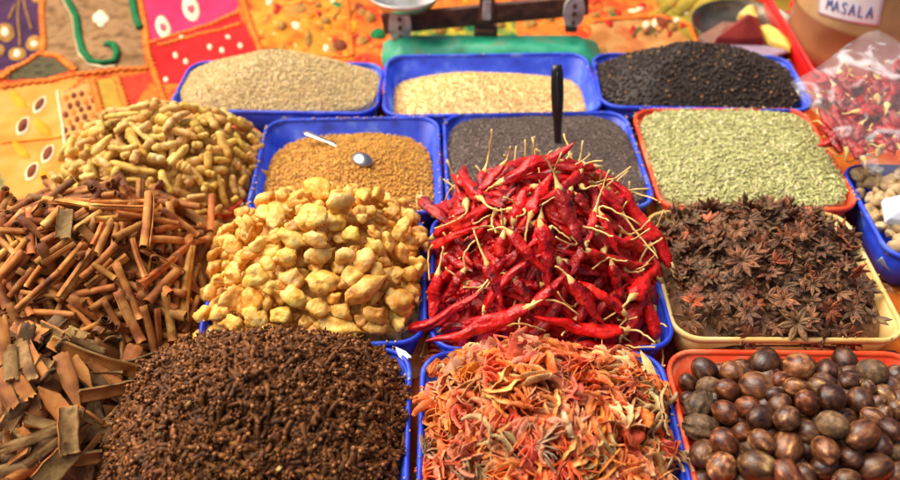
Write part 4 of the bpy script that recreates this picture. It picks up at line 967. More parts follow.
# ------------------------------------------------------------------ nutmegs
uv_n, uv_m = 24, 16
def nut_mesh(seed, frill=0.0):
    v, f = [], []
    for i in range(uv_m + 1):
        ph = math.pi * i / uv_m
        for j in range(uv_n):
            a = 2 * math.pi * j / uv_n; z = math.cos(ph); r = math.sin(ph) * (1 - .10 * z)
            q = 1 + .05 * mnoise.noise((r * math.cos(a) * 1.5 + seed, r * math.sin(a) * 1.5, z * 1.5)) + .012 * mnoise.noise((r * math.cos(a) * 5 + seed, r * math.sin(a) * 5, z * 5))
            if frill: q += frill * (.5 + .5 * math.sin(a * 8 + z * 2)) * (.4 + .6 * abs(mnoise.noise((a * 2, z * 4, seed))))
            v.append((r * math.cos(a) * q, r * math.sin(a) * q * .94, z * q * 1.16))
    for i in range(uv_m):
        for j in range(uv_n):
            j2 = (j + 1) % uv_n; f.append((i * uv_n + j, (i + 1) * uv_n + j, (i + 1) * uv_n + j2, i * uv_n + j2))
    return mesh_of('nutmeg', v, f, True, [MAT['nutmeg']])
protoN = [nut_mesh(k * 4.4) for k in range(6)]; frill = nut_mesh(3.3, .5)
MAT['husk'] = M('nutmeg_husk', [(54, 40, 28), (98, 74, 48), (138, 112, 78)], scale=2.2, rough=.6, tint=True, vary=.15, bump=.5, bscale=6, detail=8, bdist=.001)
frill.materials.clear(); frill.materials.append(MAT['husk'])
protoG = [m.copy() for m in protoN[:3]]
for m in protoG: m.materials.clear(); m.materials.append(MAT['husk'])
NT = {'d': ((.5, .38, .34), 'dark glossy'), 'r': ((1.1, .72, .55), 'reddish brown'), 'b': ((.85, .8, .75), 'brown'), 'p': ((1.55, 1.4, 1.2), 'brown and tan streaked'), 'g': ((.95, .85, .75), 'matt grey'), 'o': ((1.1, 1.15, .95), 'olive brown'), 's': ((.85, .8, .75), 'husk wrapped')}
NU = '707 355 12 o;684 368 9 b;704 370 12 d;688 383 10 d;709 387 11 g;727 390 11 r;737 360 13 b;733 372 11 p;732 352 10 d;777 345 15 g;765 363 15 d;757 387 15 p;780 380 9 r;725 412 12 r;748 408 12 r;780 405 11 b;700 405 12 s;701 428 12 s;760 418 13 d;725 443 14 r;743 432 10 r;703 453 13 b;762 442 12 p;722 468 15 p;758 467 17 o;787 418 13 b;787 448 16 p;787 475 14 r;798 367 15 p;818 345 13 b;827 370 10 d;845 362 12 d;848 382 10 d;872 372 13 g;885 395 10 o;895 377 11 b;820 388 11 o;832 398 14 d;860 400 12 d;807 402 12 r;795 388 10 p;868 388 8 o;877 403 8 o;833 425 14 g;862 435 15 p;808 432 13 b;825 450 13 p;825 467 13 d;850 458 11 d;843 443 8 r;872 417 10 p;883 415 9 o;875 467 15 b;895 453 10 g;890 430 12 d;880 445 11 d;895 410 10 o;805 477 12 b;847 480 12 b;898 473 12 b;812 357 9 d;745 345 10 d;858 345 11 d;690 400 9 d;715 425 9 d;735 455 9 b;770 432 9 d;742 480 13 b;775 490 13 r;700 480 12 d;890 360 10 o;775 395 9 d'
hn = HP['D3']; pile = Pile(); NG = 'nutmegs filling the orange tray'
def fillN(n, depth, lo):
    k = 0
    while k < n:
        x, y = hn.sample(.96); z = hn.z(x, y) - depth
        if not seen((x, y, z), 20) : continue
        p = np.array([[x, y, z]])
        if pile.overlap(p, .0105) > .008: 
            k += 1 if random.random() < .05 else 0
            continue
        pile.push(p, .0105)
        o = link('nutmeg', random.choice(protoN), None, p[0], (random.uniform(0, 6), random.uniform(0, 6), random.uniform(0, 6))); o.scale = (random.uniform(.0095, .0115),) * 3
        q = random.uniform(lo, lo + .3); o.color = (q, q * .9, q * .85, 1)
        tag(o, 'half hidden dark nutmeg', 'nutmeg', NG); k += 1
fillN(70, .022, .5); pile = Pile(); fillN(70, .010, .55)
pile = Pile()
nuts = [(float(a), float(b), float(c), d) for a, b, c, d in (q.split() for q in NU.split(';'))]
for i, (u, v, r, kd) in enumerate(sorted(nuts, key=lambda q: q[2])):
    p0 = hn.hit(u, v, 0); rr = r * mpp(p0) * 1.07
    p = pile.settle([hn.hit(u, v, .001)], rr, .12, 1.5 if r > 10 else .4)[0]; pile.push([p], rr)
    src = frill if kd == 's' else random.choice(protoG) if kd == 'g' else random.choice(protoN)
    o = link('nutmeg', src, None, p, (random.uniform(0, 6), random.uniform(0, 6), random.uniform(0, 6)))
    o.scale = (rr * .95,) * 3; t, nm = NT[kd]; q = random.uniform(.9, 1.1); o.color = tuple(c * q for c in t) + (1,)
    lab = nm + ' nutmeg ' + ('against the back orange wall' if v < 366 else side3(u, v, 715, 850, ['along the orange wall by the mace', 'mid tray', 'toward the far corner']) if v < 440 else side3(u, v, 715, 850, ['in the near corner by the mace', 'in the nearest row', 'in the nearest row away from the mace']))
    if (u, v) == (777, 345): lab = 'matt grey nutmeg perched on the back rim below the star anise'
    tag(o, ('large ' if r > 14 else 'small ' if r < 10 else '') + lab, 'nutmeg', NG)

# ------------------------------------------------------------------ cloves
def clove_shape(seed, bud=True):
    rng = random.Random(seed); mb = MB(); L = rng.uniform(.0125, .0155); b = rng.uniform(-.14, .14)
    pts = [(L * (t - .55), b * L * (t - .5) ** 2 * 2, 0) for t in np.linspace(0, 1, 6)]
    mb.tube(pts, [.0011, .0015, .0017, .0019, .0025, .0021], 7)
    e = pts[-1]
    for k in range(4):
        a = math.pi / 2 * k + .4; ca, sa = math.cos(a), math.sin(a)
        mb.tube([(e[0] - .0006, e[1] + .0010 * ca, .0010 * sa), (e[0] + .0008, e[1] + .0024 * ca, .0024 * sa), (e[0] + .0019, e[1] + .0033 * ca, .0033 * sa)], [.0009, .0009, .0003], 5)
    if bud: mb.add([(p[0] * .0019 + e[0] + .0014, p[1] * .0019 + e[1], p[2] * .0019) for p in iv], [tuple(t) for t in if_], 1)
    return mb
cl = [clove_shape(1), clove_shape(2), clove_shape(3, False), clove_shape(4), clove_shape(5, False)]
clm = [mesh_of('clove', c.v, c.f, True, [MAT['clove'], MAT['clove_bud']], c.m) for c in cl]
def tri(c):
    F, m = [], []
    for f, k in zip(c.f, c.m):
        for q in range(1, len(f) - 1): F.append((f[0], f[q], f[q + 1])); m.append(k)
    return np.array(c.v), np.array(F)
hk = HP['D1']; KG = 'cloves on the near slope of their heap'
P, Nn = [], []
while len(P) < 3400:
    x, y = hk.sample(1.0); p = (x, y, hk.z(x, y))
    if seen(p, 30): P.append(p); Nn.append(hk.normal(x, y))
P = np.array(P); order = np.argsort(P[:, 1])
ind = [i for i in order if seen(P[i], -6)][:290]
Rm = rot_to(np.array([Nn[i] for i in ind]), .4)
for q, i in enumerate(ind):
    k = random.randrange(5); p = P[i] + Nn[i] * random.uniform(-.001, .003)
    o = link('clove', clm[k], None, p, Matrix(Rm[q].tolist()).to_euler()); o.scale = (random.uniform(.9, 1.25),) * 3
    u, v = proj(p)
    tag(o, 'budded brown clove' if k in (0, 1, 3) else 'budless dark clove', 'clove', KG)
iset = set(ind); rest = np.array([P[i] for i in range(len(P)) if i not in iset])
ids = np.array([i for i in range(len(P)) if i not in iset])
def clove_mass():
    n = len(rest); Rm = rot_to(np.array([Nn[i] for i in ids]), .45); S = RNG.uniform(.9, 1.25, n); Q = rest + np.array([Nn[i] for i in ids]) * RNG.uniform(-.006, .003, n)[:, None]
    which = RNG.integers(0, 5, n); Vs, Fs, Ms, base = [], [], [], 0
    for k in range(5):
        idx = np.where(which == k)[0]; sv, sf = tri(cl[k]); mm = []
        for f, m in zip(cl[k].f, cl[k].m): mm += [m] * (len(f) - 2)
        V = np.einsum('nij,vj->nvi', Rm[idx], sv) * S[idx][:, None, None] + Q[idx][:, None, :]
        Vs.append(V.reshape(-1, 3)); Fs.append((sf[None] + (np.arange(len(idx)) * len(sv))[:, None, None] + base).reshape(-1, 3)); base += len(idx) * len(sv); Ms.append(np.tile(mm, len(idx)))
    g = 40; V, F = [], []
    for j in range(g + 1):
        for i in range(g + 1):
            x, y = hk.world(s0(hk.x0, hk.x1, i / g), s0(hk.y0, hk.y1, j / g)); V.append((x, y, hk.z(x, y) - .005))
    for j in range(g):
        for i in range(g):
            a = j * (g + 1) + i; F += [(a, a + 1, a + g + 2), (a, a + g + 2, a + g + 1)]
    Vs.append(np.array(V)); Fs.append(np.array(F) + base); Ms.append(np.zeros(len(F), int))
    me = big_mesh('clove_heap', np.vstack(Vs), np.vstack(Fs), [MAT['clove_i'], MAT['clove_bud']]); me.polygons.foreach_set('material_index', np.concatenate(Ms).astype(np.int32))
    return link('clove_heap', me)
tag(clove_mass(), 'mass of brown cloves forming the upper part of the clove heap', 'cloves', kind='stuff')
for k, (u, v, w) in enumerate(((190, 403, 4), (283, 464, 7), (334, 388, 3), (155, 437, 4))):
    p = hk.hit(u, v, .004); vv, ff, mm = slab_mesh(p - (w * .0005, w * .0008, 0), p + (w * .0005, w * .0008, .001), .0028, 900 + k, thick=.0004, pointed=True)
    o = link('papery_husk', mesh_of('papery_husk', [np.asarray(q) - p for q in vv], ff, True, [MAT['chilli_stem']]), None, p)
    tag(o, ['small pale husk flake on the upper left of the cloves', 'largest pale husk flake low on the clove heap', 'tiny pale flake near the middle of the cloves', 'pale flake on the cloves close to the bark'][k], 'husk')

# ------------------------------------------------------------------ mace
def mace_mesh(seed, kind):
    rng = random.Random(seed); mb = MB()
    def strip(pts, wid, th=.0006, side=None):
        P, T, N, B = frames(pts); n = len(P); v, f = [], []
        for i in range(n):
            w = wid[i]; tw = .5 * mnoise.noise((seed, i * .4, len(mb.v) * .1)); nn = N[i] * math.cos(tw) + B[i] * math.sin(tw); bb = B[i] * math.cos(tw) - N[i] * math.sin(tw)
            cup = w * .35
            for s, d in ((-1, cup), (0, 0), (1, cup), (1, cup - th), (0, -th), (-1, cup - th)): v.append(P[i] + bb * w * s * .5 + nn * d)
        for i in range(n - 1):
            for j in range(6):
                j2 = (j + 1) % 6; f.append((i * 6 + j, i * 6 + j2, (i + 1) * 6 + j2, (i + 1) * 6 + j))
        f.append((0, 1, 2, 3, 4, 5)); f.append(tuple(range((n - 1) * 6, n * 6))[::-1]); mb.add(v, f)
    ns = {0: rng.randint(4, 6), 1: 1, 2: 3, 3: rng.randint(6, 9)}[kind]
    L = rng.uniform(.020, .030)
    for k in range(ns):
        a = (k - (ns - 1) / 2) * rng.uniform(.35, .6); c, s = math.cos(a), math.sin(a); n = 11; P = []
        LL = L * rng.uniform(.7, 1.1); curl = rng.uniform(.7, 2.3); wv = rng.uniform(-1, 1)
        for i in range(n):
            t = i / (n - 1); x = LL * t; y = .003 * wv * math.sin(t * 5 + k) ; z = .5 * LL * curl * (t - t * t) + .0025 * mnoise.noise((seed, k, t * 5))
            P.append((x * c - y * s - L * .4, x * s * (1 - .5 * t * (ns > 2 and rng.random() < .02)) + y * c, z))
        w0 = {0: .0058, 1: .0110, 2: .0072, 3: .0040}[kind] * rng.uniform(.7, 1.2)
        strip(P, [w0 * (.5 + .9 * math.sin(math.pi * min(1, .15 + .8 * i / (n - 1))) + .35 * mnoise.noise((seed + k, i * .8, 0))) for i in range(n)])
        if kind in (0, 3) and rng.random() < .7:
            i = rng.randint(3, 7); p = np.array(P[i]); d = np.array([rng.uniform(.2, 1), rng.uniform(-1, 1), rng.uniform(-.2, .5)]) * L * .35
            strip(bez(p, p + d * .5 + np.array([0, 0, .003]), p + d, 7), [w0 * .6 * (1 - .6 * q / 6) for q in range(7)])
    return mesh_of('mace_piece', mb.v, mb.f, True, [MAT['mace']])
protoM = [mace_mesh(s, k) for s, k in ((1, 0), (2, 0), (3, 0), (4, 3), (5, 3), (6, 1), (7, 0), (8, 2), (9, 2), (10, 0), (11, 3), (12, 3))]
KN = [0, 0, 0, 3, 3, 1, 0, 2, 2, 0, 3, 3]
crumbs('mace_crumbs', 'D2', MAT['mace'], 'small mace shreds lying deep inside the orange heap', 'mace bits', .012).color = (1, .5, .3, 1)
hm = HP['D2']; MG = 'mace blades heaped in the blue tray'
def mace_col():
    q = random.random()
    if q < .66: return (random.uniform(.98, 1.06), random.uniform(.25, .44), random.uniform(.07, .20), 1), 'orange'
    if q < .82: return (1.0, random.uniform(.50, .72), random.uniform(.26, .46), 1), 'tan'
    if q < .93: return (.85, random.uniform(.40, .52), random.uniform(.28, .38), 1), 'rusty pink'
    return (random.uniform(.52, .66), random.uniform(.5, .6), random.uniform(.36, .46), 1), 'greyish'
def put_mace(p, nr, tilt, sz, k=None, col=None, dim=1.0):
    k = random.randrange(12) if k is None else k; m = Matrix(rot_to(np.array([nr]), tilt)[0].tolist())
    o = link('mace_piece', protoM[k], None, p, m.to_euler()); o.scale = (sz,) * 3
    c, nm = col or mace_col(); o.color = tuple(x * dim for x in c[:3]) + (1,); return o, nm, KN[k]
k = 0
while k < 110:
    x, y = hm.sample(.98); z = hm.z(x, y) - random.uniform(.006, .012)
    if not seen((x, y, z), 20): continue
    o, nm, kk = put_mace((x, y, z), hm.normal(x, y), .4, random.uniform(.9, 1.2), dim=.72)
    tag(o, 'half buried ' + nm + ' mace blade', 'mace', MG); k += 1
k = 0
while k < 175:
    x, y = hm.sample(1.0); p = np.array([x, y, hm.z(x, y) + random.uniform(-.004, .004)])
    if not seen(p, 10): continue
    u, v = proj(p)
    o, nm, kk = put_mace(p, hm.normal(x, y), .4, random.uniform(.75, 1.15))
    place = 'by the chillies' if v < 365 else 'along the left blue wall' if u < 470 else 'beside the nutmeg tray' if u > 625 else 'mid heap' if v < 430 else 'on the near slope'
    tag(o, nm + ' ' + {0: 'branching', 1: 'broad', 2: 'forked', 3: 'lacy'}[kk] + ' mace blade ' + place, 'mace', MG); k += 1
for u, v, k_, col, sz, lab in ((535, 378, 2 + 5, ((1.0, .74, .46, 1), ''), .95, 'large pale tan forked mace blade near the top of its heap'), (528, 336, 1, ((1., .70, .48, 1), ''), 1.0, 'pale mace blade topmost of its heap touching the chillies'), (525, 366, 6, ((1.05, .42, .10, 1), ''), 1.1, 'bright orange branching mace blade near the top of its heap'),
                               (437, 353, 4, ((1.05, .30, .10, 1), ''), .9, 'orange lacy mace shred alone on the blue tray corner'), (500, 392, 0, ((1.0, .62, .24, 1), ''), 1.3, 'yellow orange branching mace blade left of the pale forked one'), (563, 424, 5, ((.6, .62, .5, 1), ''), .95, 'greenish grey broad mace blade in the middle of the heap'), (548, 446, 6, ((.55, .52, .42, 1), ''), 1.05, 'dark grey branching mace blade below the greenish one'),
                               (622, 418, 9, ((1., .78, .52, 1), ''), .95, 'pale branching mace blade toward the nutmeg tray')):
    p = hm.hit(u, v, .006); nr = unit(hm.normal(p[0], p[1]) + .5 * unit(CAM - p)); o, _, _ = put_mace(p, nr, .1, sz, k_, col); tag(o, lab, 'mace', MG)
# ------------------------------------------------------------------ beam scale behind the trays
MAT['green_paint'] = M('green_enamel', [(10, 120, 84), (24, 156, 112), (60, 176, 136), (120, 150, 110)], scale=28, rough=.45, bump=.3, vary=0)
MAT['rust'] = M('rusty_iron', [(60, 34, 24), (92, 54, 38), (124, 84, 62)], scale=60, rough=.7, bump=.5, vary=0)
MAT['steel'] = M('worn_steel', [(150, 146, 138), (200, 196, 188), (226, 222, 214)], scale=40, rough=.3, bump=.15, vary=0, metal=.85)
MAT['white_plate'] = M('worn_white_metal', [(150, 140, 124), (206, 200, 188), (226, 222, 212)], scale=70, rough=.45, bump=.3, vary=0)
YS = 1.085
sc = thing('weighing_scale', (0, YS, 0))
tag(sc, 'old beam scale with green base and rusty arm standing behind the trays', 'scale')
def S(u, v, dy=0.0):
    p = at_y(u, v, YS + dy); return np.array([p[0], p[1] - YS, p[2]])
bl, br = S(393, 46), S(588, 46); wd = br[0] - bl[0]; cx = (bl[0] + br[0]) / 2
zt = S(490, 47, -.03)[2]
b = MB(); b.v = []; hw = wd / 2
ring = [rrect(wd + .03, .075, .02, .003), rrect(wd + .03, .075, .02, .012), rrect(wd - .01, .046, .014, zt - .006), rrect(wd - .02, .034, .010, zt)]
v, f = loft(ring); b.add([(p[0] + cx, p[1] - .013, p[2]) for p in v], f); n = len(ring[0]); b.f.append(tuple(range(3 * n, 4 * n))); b.m.append(0)
b.build('base', MAT['green_paint'], sc)
c0 = S(487, 38); top = S(487, -6)
MB().box(((c0 + top) / 2) + np.array([0, .012, -.005]), (.022, .016, top[2] - c0[2] + .03)).box(S(486, 36) + np.array([0, .012, 0]), (.034, .024, .016)).build('post', MAT['rust'], sc, smooth=False, bevel=.002)
MB().box(S(487, 11) + np.array([0, .002, 0]), (.012, .004, .030)).build('post_plate', MAT['white_plate'], sc, smooth=False, bevel=.0035)
a, e = S(392, 20), S(580, 2)
ang = math.atan2(e[2] - a[2], e[0] - a[0])
MB().box((a + e) / 2 + np.array([0, .014, -.012]), (np.linalg.norm(e - a) + .03, .010, .030), Matrix.Rotation(-ang, 3, 'Y')).build('beam', MAT['rust'], sc, smooth=False, bevel=.002)
for u, v, r in ((400, 28, 12), (574, 14, 11)):
    p = S(u, v); s = mpp(p + np.array([0, YS, 0]))
    vv, ff = [], []; m = 20; w, h = r * s * .95, r * s * 1.55
    for d in (0, .006):
        for k in range(m):
            t = 2 * math.pi * k / m; vv.append((p[0] + w * abs(math.cos(t)) ** .7 * math.copysign(1, math.cos(t)), p[1] + d, p[2] + h * abs(math.sin(t)) ** .8 * math.copysign(1, math.sin(t)) * (.82 if math.sin(t) < 0 else 1)))
    for k in range(m): ff.append((k, (k + 1) % m, m + (k + 1) % m, m + k))
    ff.append(tuple(range(m))[::-1]); ff.append(tuple(range(m, 2 * m)))
    hb_ = MB().add(vv, ff).build('hanger_plate', MAT['white_plate'], sc, smooth=False)
    q = MB()
    for du, dv in ((0, -.55), (0, .0), (0, .5)): q.add([(x * .0035 + p[0] + du * w, y * .002 + p[1] - .001, z * .0045 + p[2] + dv * h) for x, y, z in iv], [tuple(t) for t in if_])
    q.build('rivet', MAT['rust'], hb_)
    MB().box(p + np.array([0, .014, -h * .3]), (w * 1.2, .014, h * 2.2)).build('hanger', MAT['rust'], sc, smooth=False, bevel=.003)
pp = S(404, 3); r = 38 * mpp(pp + np.array([0, YS, 0]))
MB().lathe([(.001, .002), (r * .55, .0), (r * .8, .004), (r * .97, .016), (r, .020), (r * .98, .021), (r * .78, .008), (r * .5, .004), (.001, .005)], pp + np.array([0, .02, -.012]), 48).build('pan', MAT['steel'], sc)

# ------------------------------------------------------------------ spoons
A = HP['B2'].hit(558, 146, -.004); Tp = at_y(557, 65, A[1] + .035); d = Tp - A; L = np.linalg.norm(d)
sp = thing('serving_spoon', A); tag(sp, 'black plastic spoon handle standing up in the dark grey seeds', 'spoon')
v, f = tube([d * t for t in np.linspace(-.12, 1, 14)], [.0020, .0020, .0020, .0021, .0023, .0026, .003, .0033, .0035, .0036, .0036, .0035, .0033, .0026], 12, flat=2.0)
MB().add(v, f).build('handle', MAT['black_plastic'], sp)
MB().tube([d * t + np.array([0, -.0034, .0005]) for t in np.linspace(.45, .93, 9)], [.0004, .0012, .0015, .0016, .0016, .0016, .0016, .0014, .0005], 6).build('handle_groove', M('dark_groove', [(30, 28, 28), (44, 40, 38)], 50, .35, vary=0), sp)
MAT['chrome'] = M('spoon_steel', [(188, 184, 176), (214, 210, 202)], scale=30, rough=.16, bump=0, vary=0, metal=1.0)
h1 = HP['B1']; P0, P1, P2 = h1.hit(304, 132, .016), h1.hit(334, 144, .001), h1.hit(362, 162, -.003)
sp = thing('metal_spoon', P2); tag(sp, 'small steel spoon half sunk in the orange brown seeds', 'spoon')
path = np.vstack([np.linspace(P0, P1, 7), bez(P1, (P1 + P2) / 2 - (0, 0, .006), P2 + (-.006, .006, .0), 6)[1:]]) - P2
v, f = tube(path, [.0040, .0042, .0040, .0038, .0034, .003, .0028, .0026, .0024, .0024, .0026, .003], 10, flat=.28); MB().add(v, f).build('handle', MAT['chrome'], sp)
vv, ff = [], []; n, m = 18, 6; dirx = unit((P2 - P1) * (1, 1, 0)); diry = np.array([-dirx[1], dirx[0], 0])
for s in (0, 1):
    for i in range(m + 1):
        for k in range(n):
            t = 2 * math.pi * k / n; rr = i / m; p = dirx * .0145 * rr * math.cos(t) + diry * .0105 * rr * math.sin(t); p = p + np.array([0, 0, .006 * (1 - rr * rr) + .004 - s * .0012]); vv.append(p)
for s in (0, 1):
    o_ = s * (m + 1) * n
    for i in range(m):
        for k in range(n):
            k2 = (k + 1) % n; q = (o_ + i * n + k, o_ + i * n + k2, o_ + (i + 1) * n + k2, o_ + (i + 1) * n + k); ff.append(q if s == 0 else q[::-1])
for k in range(n): k2 = (k + 1) % n; ff.append((m * n + k, m * n + k2, (m + 1) * n + m * n + k2, (m + 1) * n + m * n + k))
MB().add(vv, ff).build('bowl', MAT['chrome'], sp)

# ------------------------------------------------------------------ jar with paper label
JB = at_z(880, 92, .004); s = mpp(JB); JR = 82 * s; JC = np.array([JB[0] + .018, JB[1] + JR, .004])
jar = thing('spice_jar', JC); tag(jar, 'big clear jar of brown ground spice with a handwritten paper label', 'jar')
powder = M('brown_powder', [(146, 108, 66), (170, 132, 86), (182, 146, 102)], scale=14, rough=.45, bump=.2, bscale=160, vary=0, coat=.5)
prof = [(.001, .0), (JR * .86, .0), (JR * .95, .006), (JR * .995, .018), (JR, .03), (JR, .070), (JR * 1.012, .0725), (JR, .075), (JR, .22), (JR * .9, .25), (JR * .8, .262)]
MB().lathe(prof, (0, 0, 0), 72).build('jar_body', powder, jar)
MB().lathe([(JR * .8, .262), (JR * .84, .262), (JR * .84, .30), (.001, .302)], (0, 0, 0), 48).build('lid', MAT['orange'], jar)
paper = M('white_paper', [(226, 226, 226), (240, 240, 240)], scale=20, rough=.7, bump=.1, vary=0)
inkm = M('blue_ink', [(40, 60, 150), (60, 84, 176)], scale=120, rough=.6, bump=0, vary=0)
def jar_pt(u, v, dr=.0008):
    """photo pixel -> point on the jar wall"""
    d = ray(u, v); o = CAM - JC; a = d[0] ** 2 + d[1] ** 2; b = 2 * (o[0] * d[0] + o[1] * d[1]); c = o[0] ** 2 + o[1] ** 2 - (JR + dr) ** 2
    disc_ = max(0, b * b - 4 * a * c); return CAM + d * ((-b - math.sqrt(disc_)) / (2 * a)) - JC
corn = [jar_pt(818, 13), jar_pt(879, 26), jar_pt(887, -14), jar_pt(822, -24)]
def cyl(p): return math.atan2(p[1], p[0]), p[2]
cc = [cyl(p) for p in corn]
def lab_pt(s, t, dr):
    a = [(1 - s) * (1 - t), s * (1 - t), s * t, (1 - s) * t]
    th = sum(w * c[0] for w, c in zip(a, cc)); z = sum(w * c[1] for w, c in zip(a, cc)); return ((JR + dr) * math.cos(th), (JR + dr) * math.sin(th), z)
vv, ff = [], []; n = 16
for dr in (.0004, .0010):
    for j in range(n + 1):
        for i in range(n + 1): vv.append(lab_pt(i / n, j / n, dr))
q = (n + 1) ** 2
for j in range(n):
    for i in range(n):
        a = j * (n + 1) + i; ff.append((a + q, a + 1 + q, a + n + 2 + q, a + n + 1 + q)); ff.append((a, a + n + 1, a + n + 2, a + 1))
for i in range(n):
    for a, b_ in ((i, i + 1), (n * (n + 1) + i, n * (n + 1) + i + 1), (i * (n + 1), (i + 1) * (n + 1)), (i * (n + 1) + n, (i + 1) * (n + 1) + n)): ff.append((a, b_, b_ + q, a + q))
label = MB().add(vv, ff).build('paper_label', paper, jar)
LET = {'M': [[(0, 0), (.18, 1), (.5, .35), (.8, 1), (1, 0)]], 'A': [[(0, 0), (.5, 1), (1, 0)], [(.2, .38), (.82, .38)]], 'S': [[(.95, .9), (.5, 1), (.1, .78), (.5, .5), (.9, .25), (.5, 0), (.05, .12)]], 'L': [[(.15, 1), (.15, 0), (.9, .02)]]}
def letter(ch, x0, w, y0, h):
    mb = MB()
    for st in LET[ch]:
        pts = []
        for (a, b_), (c, d) in zip(st[:-1], st[1:]):
            for t in np.linspace(0, 1, 5)[:-1]: pts.append((a + (c - a) * t, b_ + (d - b_) * t))
        pts.append(st[-1]); P = [lab_pt(x0 + w * x + .03 * h * y, y0 + h * y, .0014) for x, y in pts]
        mb.tube(P, .0011, 6, flat=.6)
    return mb
ink = MB()
for k, ch in enumerate('MASALA'):
    m = letter(ch, .16 + k * .127, .09 if ch != 'M' else .11, .20 - .004 * k, .29); ink.add(m.v, m.f)
ink.build('lettering', inkm, label)

# ------------------------------------------------------------------ red basin, dish and packets at the back
dc = at_z(742, 38, .0); dish = thing('steel_dish', (dc[0], dc[1], .004)); tag(dish, 'shallow dark steel dish holding paper packets behind the peppercorns', 'dish')
dm = M('dark_steel', [(58, 54, 44), (96, 90, 76), (128, 122, 106)], scale=26, rough=.28, bump=.05, vary=0, metal=.8)
MB().lathe([(.001, .006), (.062, .006), (.072, .014), (.078, .020), (.080, .0205), (.0795, .018), (.072, .010), (.062, .002), (.001, .002)], (0, 0, 0), 56).build('dish_body', dm, dish)
def packet(name, pts, mat, lab, top, thick=.006, cat='packet'):
    """flat folded packet: outline pixels with heights"""
    P = np.array([at_z(u, v, z) for u, v, z in pts]); c = P.mean(0); mb = MB(); n = len(P)
    q = np.array([p - c for p in P]); up = np.array([0, 0, thick])
    v = list(q) + list(q * .92 + up) + [up * (1.3 + top)]
    f = [(k, (k + 1) % n, n + (k + 1) % n, n + k) for k in range(n)] + [(n + k, n + (k + 1) % n, 2 * n) for k in range(n)] + [tuple(range(n))[::-1]]
    mb.add(v, f); o = mb.build(name, mat, None, c, smooth=False, bevel=.0015); return tag(o, lab, cat)
mk = lambda nm, a, b, r=.6: M(nm, [a, b], scale=40, rough=r, bump=.3, bscale=120, vary=0)
packet('paper_packet', [(696, 40, .022), (722, 24, .022), (744, 26, .022), (732, 46, .022), (712, 50, .022)], mk('brown_paper', (104, 66, 48), (136, 92, 70)), 'brown folded paper packet lying at the dish edge', 1.0)
packet('paper_packet', [(712, 46, .030), (745, 20, .034), (757, 24, .034), (763, 46, .028), (738, 48, .028)], mk('dark_red_paper', (120, 22, 16), (150, 36, 24)), 'dark red pointed paper packet in the middle of the dish', 1.6, .012)
packet('paper_packet', [(736, 20, .034), (746, 11, .034), (757, 14, .034), (757, 26, .034), (748, 24, .034)], mk('pale_yellow_paper', (206, 176, 70), (232, 206, 110)), 'short yellow packet end standing at the back of the dish', 1.0, .010)
packet('paper_packet', [(757, 30, .028), (766, 28, .028), (792, 48, .026), (790, 54, .026), (768, 46, .026)], mk('yellow_paper', (220, 180, 60), (240, 206, 100)), 'long yellow packet pointing toward the spice jar', 1.0, .008)
packet('paper_packet', [(712, 47, .030), (738, 47, .028), (768, 48, .028), (790, 53, .028), (768, 60, .040), (740, 56, .040)], mk('lilac_paper', (130, 110, 130), (160, 140, 158)), 'flat lilac grey packet in front of the red one', .3, .004)

# ------------------------------------------------------------------ clear bag of chillies
film, nt, p_, out = new_mat('clear_film'); N_, L_ = nt.nodes, nt.links
tr = N_.new('ShaderNodeBsdfTransparent'); tr.inputs[0].default_value = (.97, .97, .97, 1); mx = N_.new('ShaderNodeMixShader')
p_.inputs['Base Color'].default_value = (.85, .87, .9, 1); p_.inputs['Roughness'].default_value = .12; p_.inputs['Specular IOR Level'].default_value = 1.0
tc = N_.new('ShaderNodeTexCoord'); nz = N_.new('ShaderNodeTexNoise'); nz.inputs['Scale'].default_value = 22; nz.inputs['Detail'].default_value = 6; nz.inputs['Distortion'].default_value = 1.5
L_.new(tc.outputs['Object'], nz.inputs['Vector']); lw = N_.new('ShaderNodeLayerWeight'); lw.inputs['Blend'].default_value = .35
rp = N_.new('ShaderNodeMapRange'); rp.inputs['From Min'].default_value = .54; rp.inputs['From Max'].default_value = .68; rp.inputs['To Min'].default_value = .03; rp.inputs['To Max'].default_value = .5
L_.new(nz.outputs['Fac'], rp.inputs['Value']); ad = N_.new('ShaderNodeMath'); ad.operation = 'MULTIPLY_ADD'; L_.new(lw.outputs['Facing'], ad.inputs[0]); ad.inputs[1].default_value = .16; L_.new(rp.outputs[0], ad.inputs[2]); ad.use_clamp = True
L_.new(ad.outputs[0], mx.inputs[0]); L_.new(tr.outputs[0], mx.inputs[1]); L_.new(p_.outputs[0], mx.inputs[2]); L_.new(mx.outputs[0], out.inputs[0])
bmp = N_.new('ShaderNodeBump'); bmp.inputs['Strength'].default_value = .8; bmp.inputs['Distance'].default_value = .004; L_.new(nz.outputs['Fac'], bmp.inputs['Height']); L_.new(bmp.outputs[0], p_.inputs['Normal'])
BO = [(790, 82), (806, 74), (825, 62), (845, 46), (866, 33), (878, 30), (890, 36), (912, 50), (940, 80), (950, 130), (935, 170), (905, 178), (882, 180), (868, 172), (845, 150), (820, 118), (800, 98)]
BY = lambda u, v: np.array(at_z(u, v, .075 + .055 * (1 - max(0, v - 30) / 150)))
Bc = BY(865, 112); ring = [BY(u, v) for u, v in BO]
vv, ff = [], []; n = len(ring); lv = 9; upv = unit(CAM - Bc)
sub = []
for k in range(n):
    for t in (0, .25, .5, .75): sub.append(ring[k] * (1 - t) + ring[(k + 1) % n] * t)
n = len(sub)
